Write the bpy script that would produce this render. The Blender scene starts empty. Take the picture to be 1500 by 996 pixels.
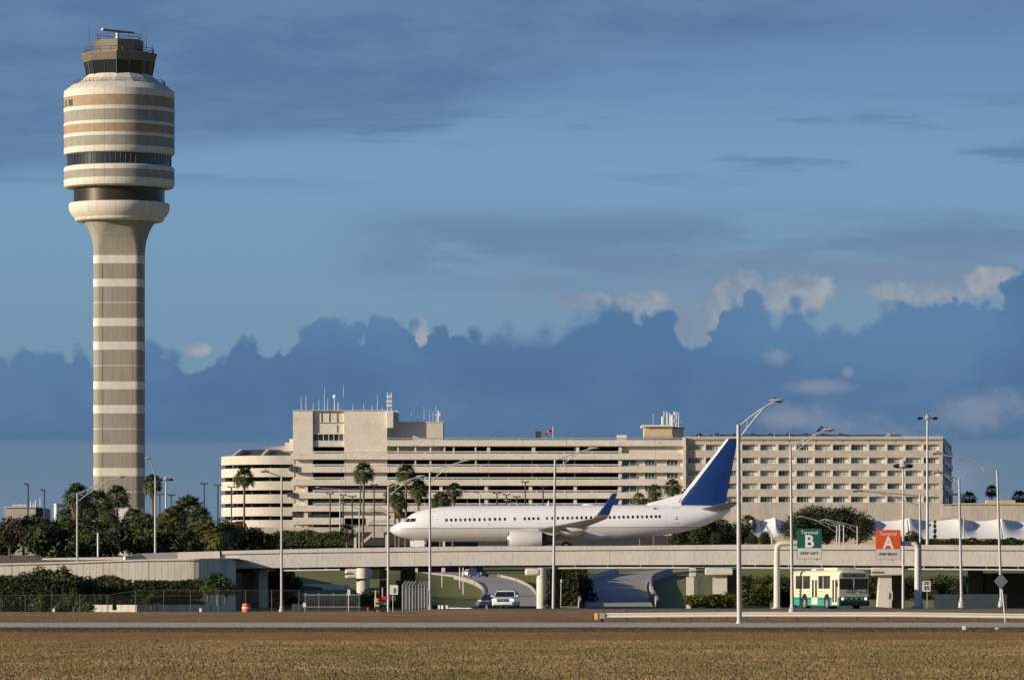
import bpy, math, random
import numpy as np
from mathutils import Vector, Matrix
rng = random.Random(7)
NR = np.random.default_rng(5)
# ---------------------------------------------------------------- camera model (metres; camera looks along +Y)
F = 7700.0; H = 2.3; YH = 859.0; CX = 750.0
def X(px, Y): return (px - CX) * Y / F
def Z(py, Y): return H + (YH - py) * Y / F
PI = math.pi
scene = bpy.context.scene
col = scene.collection
ORG = {}

# ---------------------------------------------------------------- mesh builder
class MB:
    def __init__(s): s.v = []; s.f = []
    def add(s, vs, fs):
        n = len(s.v); s.v += [tuple(p) for p in vs]; s.f += [tuple(i + n for i in f) for f in fs]; return s
    def box(s, x0, x1, y0, y1, z0, z1):
        return s.add([(x0,y0,z0),(x1,y0,z0),(x1,y1,z0),(x0,y1,z0),(x0,y0,z1),(x1,y0,z1),(x1,y1,z1),(x0,y1,z1)],
                     [(0,3,2,1),(4,5,6,7),(0,1,5,4),(1,2,6,5),(2,3,7,6),(3,0,4,7)])
    def loft(s, rings, closed=True, caps=True):
        n = len(rings[0]); vs = []; fs = []
        for r in rings: vs += list(r)
        for k in range(len(rings) - 1):
            for i in range(n if closed else n - 1):
                j = (i + 1) % n
                fs.append((k*n+i, k*n+j, (k+1)*n+j, (k+1)*n+i))
        if caps and closed:
            fs.append(tuple(reversed(range(n)))); fs.append(tuple((len(rings)-1)*n + i for i in range(n)))
        return s.add(vs, fs)
    def tube(s, pts, r, n=8, caps=True):
        pts = [Vector(p) for p in pts]; rings = []
        rs = r if isinstance(r, (list, tuple)) else [r] * len(pts)
        prev = None
        for i, p in enumerate(pts):
            d = (pts[min(i+1, len(pts)-1)] - pts[max(i-1, 0)]).normalized()
            u = d.cross(Vector((0,0,1)))
            if u.length < 1e-3: u = Vector((1,0,0))
            if prev is not None:
                u = prev - d * prev.dot(d)
            u.normalize(); prev = u; w = d.cross(u).normalized()
            rings.append([p + (u*math.cos(2*PI*k/n) + w*math.sin(2*PI*k/n)) * rs[i] for k in range(n)])
        return s.loft(rings, True, caps)
    def lathe(s, prof, n=48, c=(0,0), a0=0.0, a1=2*PI, caps=True, ph=0.0):
        full = abs(a1 - a0 - 2*PI) < 1e-6
        m = n if full else n + 1
        rings = [[(c[0] + r*math.cos(a0+(a1-a0)*k/n+ph), c[1] + r*math.sin(a0+(a1-a0)*k/n+ph), z) for k in range(m)] for r, z in prof]
        return s.loft(rings, full, caps)
    def prism(s, pts, y0, y1):            # polygon in x,z extruded along y
        n = len(pts)
        return s.add([(x, y0, z) for x, z in pts] + [(x, y1, z) for x, z in pts],
            [tuple(range(n)), tuple(reversed(range(n, 2*n)))] + [(i, i+n, (i+1)%n+n, (i+1)%n) for i in range(n)])
    def prism_z(s, pts, z0, z1):
        n = len(pts)
        return s.add([(x, y, z0) for x, y in pts] + [(x, y, z1) for x, y in pts],
            [tuple(reversed(range(n))), tuple(range(n, 2*n))] + [(i, (i+1)%n, (i+1)%n+n, i+n) for i in range(n)])
    def ell(s, c, r, n=12, m=8):
        rings = []
        for k in range(m + 1):
            a = -PI/2 + PI*k/m; a = max(min(a, PI/2-0.05), -PI/2+0.05)
            rings.append([(c[0]+r[0]*math.cos(a)*math.cos(2*PI*i/n), c[1]+r[1]*math.cos(a)*math.sin(2*PI*i/n), c[2]+r[2]*math.sin(a)) for i in range(n)])
        return s.loft(rings)
    def move(s, M):
        s.v = [tuple(M @ Vector(p)) for p in s.v]; return s
    def build(s, name, m, parent=None, smooth=False, base=None, bevel=0):
        o0 = ORG.get(parent.name, Vector((0,0,0))) if parent else Vector(base or (0,0,0))
        me = bpy.data.meshes.new(name)
        me.from_pydata([(p[0]-o0[0], p[1]-o0[1], p[2]-o0[2]) for p in s.v], [], s.f)
        me.materials.append(m)
        import bmesh
        bm = bmesh.new(); bm.from_mesh(me)
        if len(bm.faces) < 20000: bmesh.ops.recalc_face_normals(bm, faces=bm.faces)
        bm.to_mesh(me); bm.free()
        if smooth:
            me.shade_smooth(); me.set_sharp_from_angle(angle=math.radians(35))
        o = bpy.data.objects.new(name, me); col.objects.link(o)
        if parent: o.parent = parent
        else: o.location = o0
        ORG[o.name] = o0
        if bevel:
            b = o.modifiers.new('bevel', 'BEVEL'); b.width = bevel; b.segments = 3; b.limit_method = 'ANGLE'
            me.shade_smooth(); me.set_sharp_from_angle(angle=math.radians(50))
        return o
def tag(o, label=None, cat=None, group=None, kind=None):
    if label: o['label'] = label
    if cat: o['category'] = cat
    if group: o['group'] = group
    if kind: o['kind'] = kind
    return o
def thing(name, label, cat, loc=(0,0,0), group=None, local=False):
    o = bpy.data.objects.new(name, None); col.objects.link(o); o.location = loc
    o.empty_display_size = 0.5
    ORG[o.name] = Vector((0,0,0)) if local else Vector(loc)
    return tag(o, label, cat, group)
def dup(root, loc, rz=0, sc=1.0, label=None, group=None):
    def cp(o, par):
        c = o.copy(); col.objects.link(c)
        if par: c.parent = par
        ORG[c.name] = ORG.get(o.name, Vector((0,0,0)))
        for ch in [q for q in KIDS.get(o.name, [])]: cp(ch, c)
        return c
    if root.name not in KIDS:
        def reg(o):
            KIDS[o.name] = [q for q in col.objects if q.parent == o]
            for q in KIDS[o.name]: reg(q)
        reg(root)
    r = cp(root, None); r.location = loc; r.rotation_euler = (0, 0, rz)
    r.scale = (sc, sc, sc) if not isinstance(sc, tuple) else sc
    if label: r['label'] = label
    if group: r['group'] = group
    return r
KIDS = {}

# ---------------------------------------------------------------- materials
def lin(c):
    return tuple(((x/255.0)/12.92 if x/255.0 <= 0.04045 else ((x/255.0+0.055)/1.055)**2.4) for x in c)
def mat(name, c1, c2=None, scale=1.0, rough=0.75, metal=0.0, bump=0.0, stretch=(1,1,1), lines=None, c3=None,
        emit=None, estr=0.0, contrast=(0.35, 0.65), radial=0, trans=0.0, spec=0.5, coord='Object', fine=0.0, hl=None):
    m = bpy.data.materials.new(name); m.use_nodes = True
    nt = m.node_tree; N = nt.nodes; L = nt.links
    b = N['Principled BSDF']
    b.inputs['Roughness'].default_value = rough; b.inputs['Metallic'].default_value = metal
    b.inputs['Specular IOR Level'].default_value = spec
    tc = N.new('ShaderNodeTexCoord'); mp = N.new('ShaderNodeMapping'); mp.inputs['Scale'].default_value = stretch
    L.new(tc.outputs[coord], mp.inputs['Vector'])
    n1 = N.new('ShaderNodeTexNoise'); n1.inputs['Scale'].default_value = scale; n1.inputs['Detail'].default_value = 8
    n1.inputs['Roughness'].default_value = 0.62
    L.new(mp.outputs[0], n1.inputs['Vector'])
    r = N.new('ShaderNodeValToRGB'); e = r.color_ramp.elements
    e[0].position = contrast[0]; e[1].position = contrast[1]
    e[0].color = (*c1, 1); e[1].color = (*(c2 or c1), 1)
    if c3:
        q = r.color_ramp.elements.new(sum(contrast)/2); q.color = (*c3, 1)
    L.new(n1.outputs['Fac'], r.inputs['Fac']); out = r.outputs['Color']
    def mixm(fac, colr, src):
        x = N.new('ShaderNodeMix'); x.data_type = 'RGBA'; x.inputs[7].default_value = (*colr, 1)
        L.new(fac, x.inputs[0]); L.new(src, x.inputs[6]); return x.outputs[2]
    def mth(op, a, bb=None):
        x = N.new('ShaderNodeMath'); x.operation = op
        for i, q in enumerate((a, bb)):
            if q is None: continue
            if isinstance(q, (int, float)): x.inputs[i].default_value = q
            else: L.new(q, x.inputs[i])
        return x.outputs[0]
    if fine:
        n2 = N.new('ShaderNodeTexNoise'); n2.inputs['Scale'].default_value = scale*9; n2.inputs['Detail'].default_value = 5
        L.new(mp.outputs[0], n2.inputs['Vector'])
        f = mth('MULTIPLY', mth('MAXIMUM', mth('SUBTRACT', n2.outputs['Fac'], 0.48), 0.0), fine)
        out = mixm(f, tuple(q*0.35 for q in c1), out)
    if lines:                                # (axis, period, width, strength)
        sp = N.new('ShaderNodeSeparateXYZ'); L.new(tc.outputs[coord], sp.inputs[0])
        for ax, per, wd, st in lines:
            fr = mth('FRACT', mth('DIVIDE', sp.outputs[ax], per))
            out = mixm(mth('MULTIPLY', mth('LESS_THAN', fr, wd/per), st), tuple(q*0.3 for q in c1), out)
    if radial:
        sp = N.new('ShaderNodeSeparateXYZ'); L.new(tc.outputs['Object'], sp.inputs[0])
        an = mth('ARCTAN2', sp.outputs[1], sp.outputs[0])
        fr = mth('FRACT', mth('MULTIPLY', an, radial/(2*PI)))
        out = mixm(mth('MULTIPLY', mth('LESS_THAN', fr, 0.045), 0.45), tuple(q*0.3 for q in c1), out)
    L.new(out, b.inputs['Base Color'])
    if bump:
        bp = N.new('ShaderNodeBump'); bp.inputs['Strength'].default_value = bump
        L.new(n1.outputs['Fac'], bp.inputs['Height']); L.new(bp.outputs[0], b.inputs['Normal'])
    if emit:
        b.inputs['Emission Color'].default_value = (*emit, 1); b.inputs['Emission Strength'].default_value = estr
    if trans:
        b.inputs['Transmission Weight'].default_value = trans
    return m
cream   = mat('cream_concrete', (0.76,0.715,0.62), (0.68,0.635,0.545), .35, .85, fine=.6, radial=32)
bandc   = mat('band_concrete', (0.8,0.75,0.65), (0.7,0.65,0.555), .5, .85, fine=.5, stretch=(1,1,.4))
greyagg = mat('grey_aggregate_panel', (0.37,0.345,0.29), (0.31,0.285,0.24), .5, .9, fine=.8, radial=32)
shaftm  = mat('ribbed_grey_shaft', (0.38,0.35,0.29), (0.32,0.295,0.24), .4, .9, fine=.7, stretch=(2,2,.3), lines=[(0,1.1,.12,.25),(1,1.1,.12,.25)])
brownp  = mat('brown_panel', (0.44,0.31,0.21), (0.36,0.255,0.17), .6, .8, fine=.5, radial=32)
browncab= mat('brown_cab_metal', (.20,.16,.115), (.17,.135,.10), 1, .6)
darkbronze = mat('dark_bronze_drum', (.045,.033,.026), (.055,.04,.03), .8, .32, metal=.35)
darkglass = mat('dark_glass', (.012,.016,.022), (.02,.026,.035), 2, .12, spec=.8)
blueglass = mat('blue_window_glass', (.05,.075,.10), (.10,.14,.17), .8, .2, spec=.7)
railm   = mat('dark_rail', (.10,.09,.08), (.13,.12,.10), 2, .6, metal=.3)
garagec = mat('garage_concrete', (0.86,0.785,0.69), (0.72,0.645,0.555), .16, .9, fine=1.3, stretch=(1,1,2.2), lines=[(0,10.1,.13,.6)], contrast=(.3,.7))
towerc  = mat('stained_tower_concrete', (0.86,0.79,0.69), (0.72,0.65,0.555), .25, .9, fine=1.5, stretch=(1,1,1.5), lines=[(2,2.95,.07,.35)], contrast=(.3,.72))
rampc   = mat('spiral_ramp_concrete', (0.7,0.635,0.55), (0.62,0.555,0.475), .3, .9, fine=.6)
hotelc  = mat('weathered_hotel_concrete', (0.74,0.65,0.555), (0.5,0.43,0.36), .8, .92, fine=1.8, stretch=(1.0,1,.7), contrast=(.25,.75))
podc    = mat('podium_concrete', (0.66,0.585,0.5), (0.51,0.445,0.38), .13, .92, fine=1.6, stretch=(2,1,.45), lines=[(0,4.1,.1,.35)])
whitec  = mat('white_trim', (0.84,0.82,0.75), (0.78,0.76,0.68), .8, .8)
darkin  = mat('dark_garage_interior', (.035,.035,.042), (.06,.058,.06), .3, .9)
pennyel = mat('yellow_plaster', (.64,.54,.33), (.56,.47,.28), .6, .85, fine=.4)
antm    = mat('antenna_white', (.70,.70,.68), None, 1, .5)
roofdk  = mat('dark_roof_membrane', (.04,.055,.08), (.06,.075,.10), .5, .5)
brc     = mat('bridge_concrete', (0.8,0.745,0.68), (0.68,0.63,0.57), .35, .88, fine=1.3, stretch=(1.2,1,.5), contrast=(.3,.7), lines=[(0,10.4,.05,.4)])
pierc   = mat('pier_concrete', (0.8,0.74,0.66), (0.7,0.64,0.57), .5, .88, fine=.8)
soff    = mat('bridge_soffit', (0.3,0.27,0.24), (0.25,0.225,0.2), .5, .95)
asph    = mat('asphalt', (0.1,0.095,0.095), (0.13,0.125,0.12), .7, .92, fine=.5)
roadc   = mat('concrete_road', (0.44,0.4,0.36), (0.36,0.33,0.295), .15, .9, fine=.6, stretch=(1,.2,1))
servr   = mat('service_road_paving', (0.52,0.47,0.4), (0.44,0.395,0.335), .25, .92, fine=.6)
barr    = mat('ramp_barrier_concrete', (0.46,0.43,0.39), (0.35,0.33,0.3), .4, .9, fine=.8, lines=[(0,3.2,.06,.5)])
ribw    = mat('ribbed_wall_concrete', (0.76,0.7,0.59), (0.64,0.58,0.48), .22, .9, fine=1.1, stretch=(1,1,.35), contrast=(.3,.7), lines=[(0,.62,.10,.30),(0,4.34,.16,.5)])
galv    = mat('galvanized_steel', (0.52,0.51,0.5), (0.43,0.42,0.41), 3, .5, metal=.25)
galvd   = mat('dark_lamp_pole_steel', (.07,.065,.06), (.10,.09,.08), 3, .6)
lampm   = mat('lamp_head_grey', (.48,.47,.45), (.40,.39,.37), 3, .45)
whitep  = mat('white_fuselage_paint', (0.9,0.9,0.91), (0.87,0.87,0.88), .4, .28, spec=.5)
bellyp  = mat('grey_belly_paint', (0.62,0.59,0.55), (0.58,0.55,0.52), .5, .38)
wingm   = mat('wing_underside_grey', (.23,.215,.20), (.29,.27,.25), .8, .45, fine=.5)
bluep   = mat('tail_blue_paint', (0.007,0.038,0.175), (0.009,0.043,0.19), .4, .38)
goldp   = mat('pale_gold_stripe', (.36,.27,.2), None, 1, .5)
darkm   = mat('dark_metal', (.025,.025,.027), (.04,.04,.04), 3, .5, metal=.4)
engm    = mat('nacelle_paint', (0.74,0.72,0.69), (0.7,0.68,0.65), .7, .35, lines=[(0,1.25,.02,.4)])
lipm    = mat('polished_inlet_lip', (.75,.74,.72), None, 1, .18, metal=.9)
tyre    = mat('tyre_rubber', (.018,.018,.018), (.025,.025,.025), 5, .9)
rimm    = mat('wheel_rim', (.45,.44,.42), None, 1, .4, metal=.6)
barkm   = mat('palm_bark', (.22,.165,.115), (.13,.10,.075), 3, .95, stretch=(1,1,5), bump=.3)
barkt   = mat('tree_bark', (.16,.12,.09), (.10,.08,.06), 2, .95, bump=.3)
deadf   = mat('dead_palm_fronds', (.25,.155,.07), (.15,.09,.045), 1.5, .9)
palmf   = mat('palm_fronds', (.052,.080,.026), (.105,.115,.036), .9, .6, contrast=(.4,.62), spec=.3)
palmy   = mat('yellow_green_fronds', (.095,.12,.03), (.19,.17,.05), .9, .6, contrast=(.4,.62), spec=.3)
leafd   = mat('dark_leaves', (0.024,0.036,0.013), (0.052,0.06,0.02), .55, .7, contrast=(.42,.6), spec=.25)
leafm   = mat('mid_green_leaves', (.045,.075,.02), (.10,.115,.03), .7, .65, contrast=(.42,.6), spec=.25)
leafl   = mat('bright_green_leaves', (0.13,0.18,0.035), (0.26,0.26,0.06), 1.2, .6, contrast=(.42,.6), spec=.3)
leafr   = mat('reddish_dry_leaves', (0.055,0.045,0.022), (0.1,0.07,0.035), .8, .8)
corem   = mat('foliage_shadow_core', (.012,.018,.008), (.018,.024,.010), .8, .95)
tentm   = mat('white_tensile_fabric', (.80,.79,.77), (.76,.75,.73), .1, .6)
signg   = mat('green_sign_sheeting', (.008,.115,.095), None, 1, .45)
signo   = mat('orange_sign_sheeting', (.78,.10,.022), None, 1, .45)
signw   = mat('white_sign_sheeting', (.66,.63,.58), None, 1, .5)
signt   = mat('white_sign_letters', (.85,.83,.78), None, 1, .5)
signk   = mat('dark_sign_letters', (.03,.03,.035), None, 1, .5)
signb   = mat('sign_back_aluminium', (.16,.20,.24), (.12,.15,.19), 1, .5)
busc    = mat('cream_bus_paint', (0.8,0.74,0.53), (0.75,0.69,0.49), .8, .4)
bust    = mat('teal_bus_paint', (.04,.30,.24), (.035,.26,.21), .8, .4)
busg    = mat('tan_bus_front', (0.78,0.68,0.44), (0.7,0.6,0.38), 2, .5)
carw    = mat('white_car_paint', (.80,.80,.80), None, 1, .22)
cardk   = mat('dark_blue_car_paint', (.02,.035,.09), None, 1, .25)
carr    = mat('red_car_paint', (.28,.03,.025), None, 1, .3)
headl   = mat('lit_headlight', (.9,.9,.9), None, 1, .2, emit=(1,.97,.9), estr=1.6)
headu   = mat('headlight_glass', (.75,.75,.75), None, 1, .1)
orange  = mat('safety_orange', (.80,.16,.035), (.7,.13,.03), 2, .6)
redt    = mat('red_fabric', (.6,.03,.03), None, 1, .7)
utilg   = mat('utility_green', (.05,.085,.05), (.04,.07,.04), 2, .6)
yellowm = mat('yellow_end_terminal', (.80,.55,.06), None, 1, .5)
birdm   = mat('black_feathers', (.015,.015,.017), None, 1, .6)
solarm  = mat('blue_roof_band', (.035,.085,.19), (.05,.10,.2), .5, .4)
tanb    = mat('tan_block', (0.5,0.45,0.4), (0.42,0.38,0.33), .4, .9, fine=.6)

# ---------------------------------------------------------------- ground
YN = [-300, -50, 60, 130, 200, 268, 276, 292, 299, 308, 314, 330, 345, 360, 380, 391, 403, 415, 430, 450, 475, 500, 520, 560, 600, 640, 700, 750, 800, 880, 960, 1050, 1150, 1300, 1600, 2500, 5000, 14000]
def prof(tab, Y):
    if Y <= tab[0][0]: return tab[0][1]
    for (a, za), (b, zb) in zip(tab, tab[1:]):
        if Y <= b: return za + (zb-za)*(Y-a)/(b-a)
    return tab[-1][1]
NEAR = [(60,0),(268,0),(276,.02),(292,-.10),(299,-.02),(308,.19),(314,.10),(330,.08),(345,.12),(360,.27),(380,.46),(391,.60),(403,.62)]
def bys(t, o): return [(Y, Z(py, Y)-o) for Y, py in t]
TL = NEAR[:-2] + [(391,.42),(403,.30),(415,.1),(430,.0),(560,.0),(600,.6),(640,1.1),(700,1.9),(750,2.7),(800,3.3),(880,4.1),(960,4.7),(1050,5.2),(1150,5.8),(1300,7)]
TM = NEAR + [(415,.5),(450,.32),(520,-.2),(600,-.25)] + bys([(640,882.5),(700,875.5),(760,868.5),(820,861),(880,854.5),(960,847),(1050,842),(1150,838)],.3) + [(1300,7)]
TR = NEAR + [(415,.5),(450,.32),(520,-.2),(600,-.25)] + bys([(625,886),(665,873),(730,858),(800,847),(900,839),(1000,835)],.3) + [(1150,6),(1300,7)]
def ss(a, b, t):
    t = max(0, min(1, (t-a)/(b-a))); return t*t*(3-2*t)
def ter(x, Y):
    p = CX + x*F/max(Y, 60.0)
    wl = 1 - ss(570, 650, p); wr = ss(795, 838, p)
    return prof(TL, Y)*wl + prof(TR, Y)*wr + prof(TM, Y)*(1-wl-wr)
xs = sorted(set([-9000,-4000,-2000,-1000,-500,-300,-200] + list(range(-150, 151, 2)) + [200,300,500,1000,2000,4000,9000]))
g = MB(); vs = []; fs = []
Ys = []
for a, b in zip(YN, YN[1:]):
    k = 1 if b - a < 20 else (3 if b < 1400 else 1)
    for i in range(k): Ys.append(a + (b-a)*i/k)
Ys.append(YN[-1])
for Y in Ys:
    for x in xs: vs.append((x, Y, ter(x, Y)))
nx = len(xs)
for j in range(len(Ys)-1):
    for i in range(nx-1): fs.append((j*nx+i, j*nx+i+1, (j+1)*nx+i+1, (j+1)*nx+i))
g.add(vs, fs)
def ground_mat():
    m = bpy.data.materials.new('dry_grass_ground'); m.use_nodes = True
    nt = m.node_tree; N = nt.nodes; L = nt.links; b = N['Principled BSDF']
    b.inputs['Roughness'].default_value = .95; b.inputs['Specular IOR Level'].default_value = .1
    tc = N.new('ShaderNodeTexCoord'); sp = N.new('ShaderNodeSeparateXYZ'); L.new(tc.outputs['Object'], sp.inputs[0])
    no = N.new('ShaderNodeTexNoise'); no.inputs['Scale'].default_value = .12; no.inputs['Detail'].default_value = 10; no.inputs['Roughness'].default_value = .7
    mp = N.new('ShaderNodeMapping'); mp.inputs['Scale'].default_value = (.35, 1, 1); L.new(tc.outputs['Object'], mp.inputs[0]); L.new(mp.outputs[0], no.inputs['Vector'])
    nf = N.new('ShaderNodeTexNoise'); nf.inputs['Scale'].default_value = .55; nf.inputs['Detail'].default_value = 8; nf.inputs['Roughness'].default_value = .75
    mp2 = N.new('ShaderNodeMapping'); mp2.inputs['Scale'].default_value = (.3, 1, 1); L.new(tc.outputs['Object'], mp2.inputs[0]); L.new(mp2.outputs[0], nf.inputs['Vector'])
    def mth(op, a, bb=None):
        x = N.new('ShaderNodeMath'); x.operation = op
        for i, q in enumerate((a, bb)):
            if q is None: continue
            if isinstance(q, (int, float)): x.inputs[i].default_value = q
            else: L.new(q, x.inputs[i])
        return x.outputs[0]
    yy = mth('ADD', sp.outputs[1], mth('MULTIPLY', mth('SUBTRACT', no.outputs['Fac'], .5), 22))
    def ramp(stops, mx):
        r = N.new('ShaderNodeValToRGB'); e = r.color_ramp.elements
        e[0].position = stops[0][0]/mx; e[0].color = (*stops[0][1], 1)
        e[1].position = stops[-1][0]/mx; e[1].color = (*stops[-1][1], 1)
        for p, c in stops[1:-1]:
            q = e.new(p/mx); q.color = (*c, 1)
        L.new(mth('DIVIDE', yy, mx), r.inputs['Fac']); return r.outputs['Color']
    A = ramp([(100,(.26,.18,.08)),(212,(.28,.19,.085)),(220,(.42,.24,.095)),(262,(.40,.235,.095)),(272,(.14,.105,.045)),(298,(.13,.10,.045)),(312,(.22,.15,.07)),(350,(.38,.25,.115)),(385,(.42,.28,.13)),(405,(.22,.18,.09)),(480,(.18,.18,.06)),(620,(.30,.28,.10)),(900,(.27,.26,.09))], 1000)
    B = ramp([(100,(.17,.14,.05)),(212,(.18,.14,.055)),(220,(.25,.135,.06)),(262,(.22,.125,.06)),(272,(.07,.065,.03)),(298,(.07,.065,.03)),(312,(.11,.085,.045)),(350,(.19,.12,.06)),(385,(.21,.14,.075)),(405,(.13,.14,.06)),(480,(.14,.165,.05)),(620,(.22,.235,.075)),(900,(.19,.205,.07))], 1000)
    x = N.new('ShaderNodeMix'); x.data_type = 'RGBA'
    rr = N.new('ShaderNodeValToRGB'); rr.color_ramp.elements[0].position = .38; rr.color_ramp.elements[1].position = .62
    L.new(nf.outputs['Fac'], rr.inputs['Fac']); L.new(rr.outputs['Color'], x.inputs[0]); L.new(A, x.inputs[6]); L.new(B, x.inputs[7])
    L.new(x.outputs[2], b.inputs['Base Color'])
    bp = N.new('ShaderNodeBump'); bp.inputs['Strength'].default_value = .6; bp.inputs['Distance'].default_value = .15
    L.new(nf.outputs['Fac'], bp.inputs['Height']); L.new(bp.outputs[0], b.inputs['Normal'])
    return m
gm = ground_mat()
embm = mat('dry_embankment_grass', (.20,.15,.08), (.11,.10,.045), .25, .95, fine=1.2, contrast=(.35,.65), stretch=(.6,1,1))
tag(g.build('ground', gm, smooth=True), kind='structure')

# grass blades (uncountable): one mesh per sward
def grass_mat(name, c1, c2, c3):
    m = bpy.data.materials.new(name); m.use_nodes = True
    nt = m.node_tree; N = nt.nodes; L = nt.links; b = N['Principled BSDF']; b.inputs['Roughness'].default_value = .8; b.inputs['Specular IOR Level'].default_value = .15
    tc = N.new('ShaderNodeTexCoord'); 
    a = N.new('ShaderNodeTexNoise'); a.inputs['Scale'].default_value = .15; a.inputs['Detail'].default_value = 9; a.inputs['Roughness'].default_value = .66
    mp = N.new('ShaderNodeMapping'); mp.inputs['Scale'].default_value = (.9, .42, .3); L.new(tc.outputs['Object'], mp.inputs[0]); L.new(mp.outputs[0], a.inputs['Vector'])
    r = N.new('ShaderNodeValToRGB'); e = r.color_ramp.elements; e[0].position = .40; e[0].color = (*c1, 1); e[1].position = .60; e[1].color = (*c2, 1)
    q = e.new(.5); q.color = (*c3, 1)
    L.new(a.outputs['Fac'], r.inputs['Fac']); L.new(r.outputs['Color'], b.inputs['Base Color'])
    ge = N.new('ShaderNodeNewGeometry'); vm = N.new('ShaderNodeMix'); vm.data_type = 'VECTOR'; vm.inputs[0].default_value = .30; vm.inputs[4].default_value = (-.25,-.25,1); L.new(ge.outputs['Normal'], vm.inputs[5])
    vn = N.new('ShaderNodeVectorMath'); vn.operation = 'NORMALIZE'; L.new(vm.outputs[1], vn.inputs[0]); L.new(vn.outputs[0], b.inputs['Normal'])
    return m
def grass(name, y0, y1, n, h0, h1, m, label, w=.017, side=1.3, skip=None):
    u = NR.random(n); Y = np.sqrt(y0*y0 + u*(y1*y1 - y0*y0))
    x = (NR.random(n)*2-1) * Y * 0.0975 * side
    # clumpy height field
    hf = .5 + .5*np.sin(x*1.3+2.1*np.sin(Y*.21)+Y*.5)*np.sin(Y*.83+1.7*np.sin(x*.37)) 
    hf = .35 + .65*hf*NR.random(n)
    hh = (h0 + (h1-h0)*hf*NR.random(n)**.6)
    az = NR.random(n)*PI*2; lean = (NR.random(n)-.5)*1.3; ww = w*(.5+NR.random(n))
    zz = np.array([ter(a, b) for a, b in zip(x, Y)]) - .01
    dx = np.cos(az)*ww; dy = np.sin(az)*ww
    lx = np.cos(az+1.2)*lean*hh; ly = np.sin(az+1.2)*lean*hh
    V = np.empty((n*3, 3)); V[0::3] = np.stack([x-dx, Y-dy, zz], 1); V[1::3] = np.stack([x+dx, Y+dy, zz], 1); V[2::3] = np.stack([x+lx, Y+ly, zz+hh], 1)
    me = bpy.data.meshes.new(name); me.vertices.add(n*3); me.vertices.foreach_set('co', V.ravel())
    me.loops.add(n*3); me.loops.foreach_set('vertex_index', np.arange(n*3, dtype=np.int32))
    me.polygons.add(n); me.polygons.foreach_set('loop_start', np.arange(0, n*3, 3, dtype=np.int32))
    me.update(calc_edges=True); me.materials.append(m)
    o = bpy.data.objects.new(name, me); col.objects.link(o)
    return tag(o, label, 'grass', kind='stuff')
gm1 = grass_mat('long_dry_grass', (.22,.19,.065), (.40,.27,.125), (.31,.22,.095))
gm2 = grass_mat('mown_brown_grass', (.44,.26,.11), (.20,.12,.055), (.36,.21,.09))
gm3 = grass_mat('dark_green_verge_grass', (.12,.10,.05), (.16,.12,.065), (.10,.09,.045))
grass('long_grass', 105, 224, 320000, .02, .12, gm1, 'long dry brown and olive grass filling the foreground field')
grass('mown_grass', 214, 273, 50000, .02, .055, gm2, 'short mown reddish brown grass strip before the service road')
grass('verge_grass', 269, 299, 60000, .04, .13, gm3, 'dark rough green grass verge along the near edge of the service road')
grass('far_verge_grass', 313, 389, 45000, .02, .09, gm2, 'short patchy brown grass between the service road and the terminal road')

# roads
def strip(name, x0, x1, ya, yb, m, dz=.004, step=2.0):
    b = MB(); Yl = sorted(set([ya, yb] + [y for y in Ys if ya < y < yb])); n = int((x1-x0)/step)
    vs = [(x0+(x1-x0)*i/n, y, ter(x0+(x1-x0)*i/n, y)+dz) for y in Yl for i in range(n+1)]
    fs = [(j*(n+1)+i, j*(n+1)+i+1, (j+1)*(n+1)+i+1, (j+1)*(n+1)+i) for j in range(len(Yl)-1) for i in range(n)]
    b.add(vs, fs); return tag(b.build(name, m), kind='structure')
strip('service_road', -150, 150, 299, 308, servr, .012)
strip('terminal_road', -7, 150, 391.2, 402.8, asph, .012)
def linemark(x0, x1, Y, wd, dz):
    b = MB(); n = int((x1-x0)/2)
    for i in range(n):
        a = x0+(x1-x0)*i/n; c = x0+(x1-x0)*(i+1)/n
        b.add([(a,Y,ter(a,Y)+dz),(c,Y,ter(c,Y)+dz),(c,Y+wd,ter(c,Y+wd)+dz),(a,Y+wd,ter(a,Y+wd)+dz)], [(0,1,2,3)])
    return tag(b.build('road_marking', signt), kind='structure')
linemark(-5, 120, 391.6, .18, .018); linemark(-5, 120, 402.2, .18, .018)
def ribbon(pts, w):                       # centre points -> left/right offset polylines
    out = []
    for i, p in enumerate(pts):
        a = Vector(pts[max(0, i-1)]); b = Vector(pts[min(len(pts)-1, i+1)]); d = (b-a); d.z = 0; d.normalize(); nrm = Vector((-d.y, d.x, 0))
        out.append((Vector(p) + nrm*w/2, Vector(p) - nrm*w/2))
    return out
def spline(pts, k=8):
    out = []
    P = [Vector(p) for p in pts]
    for i in range(len(P)-1):
        p0 = P[max(0,i-1)]; p1 = P[i]; p2 = P[i+1]; p3 = P[min(len(P)-1,i+2)]
        for j in range(k):
            t = j/k; out.append(.5*((2*p1)+(p2-p0)*t+(2*p0-5*p1+4*p2-p3)*t*t+(3*p1-p0-3*p2+p3)*t**3))
    out.append(P[-1]); return out
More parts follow.
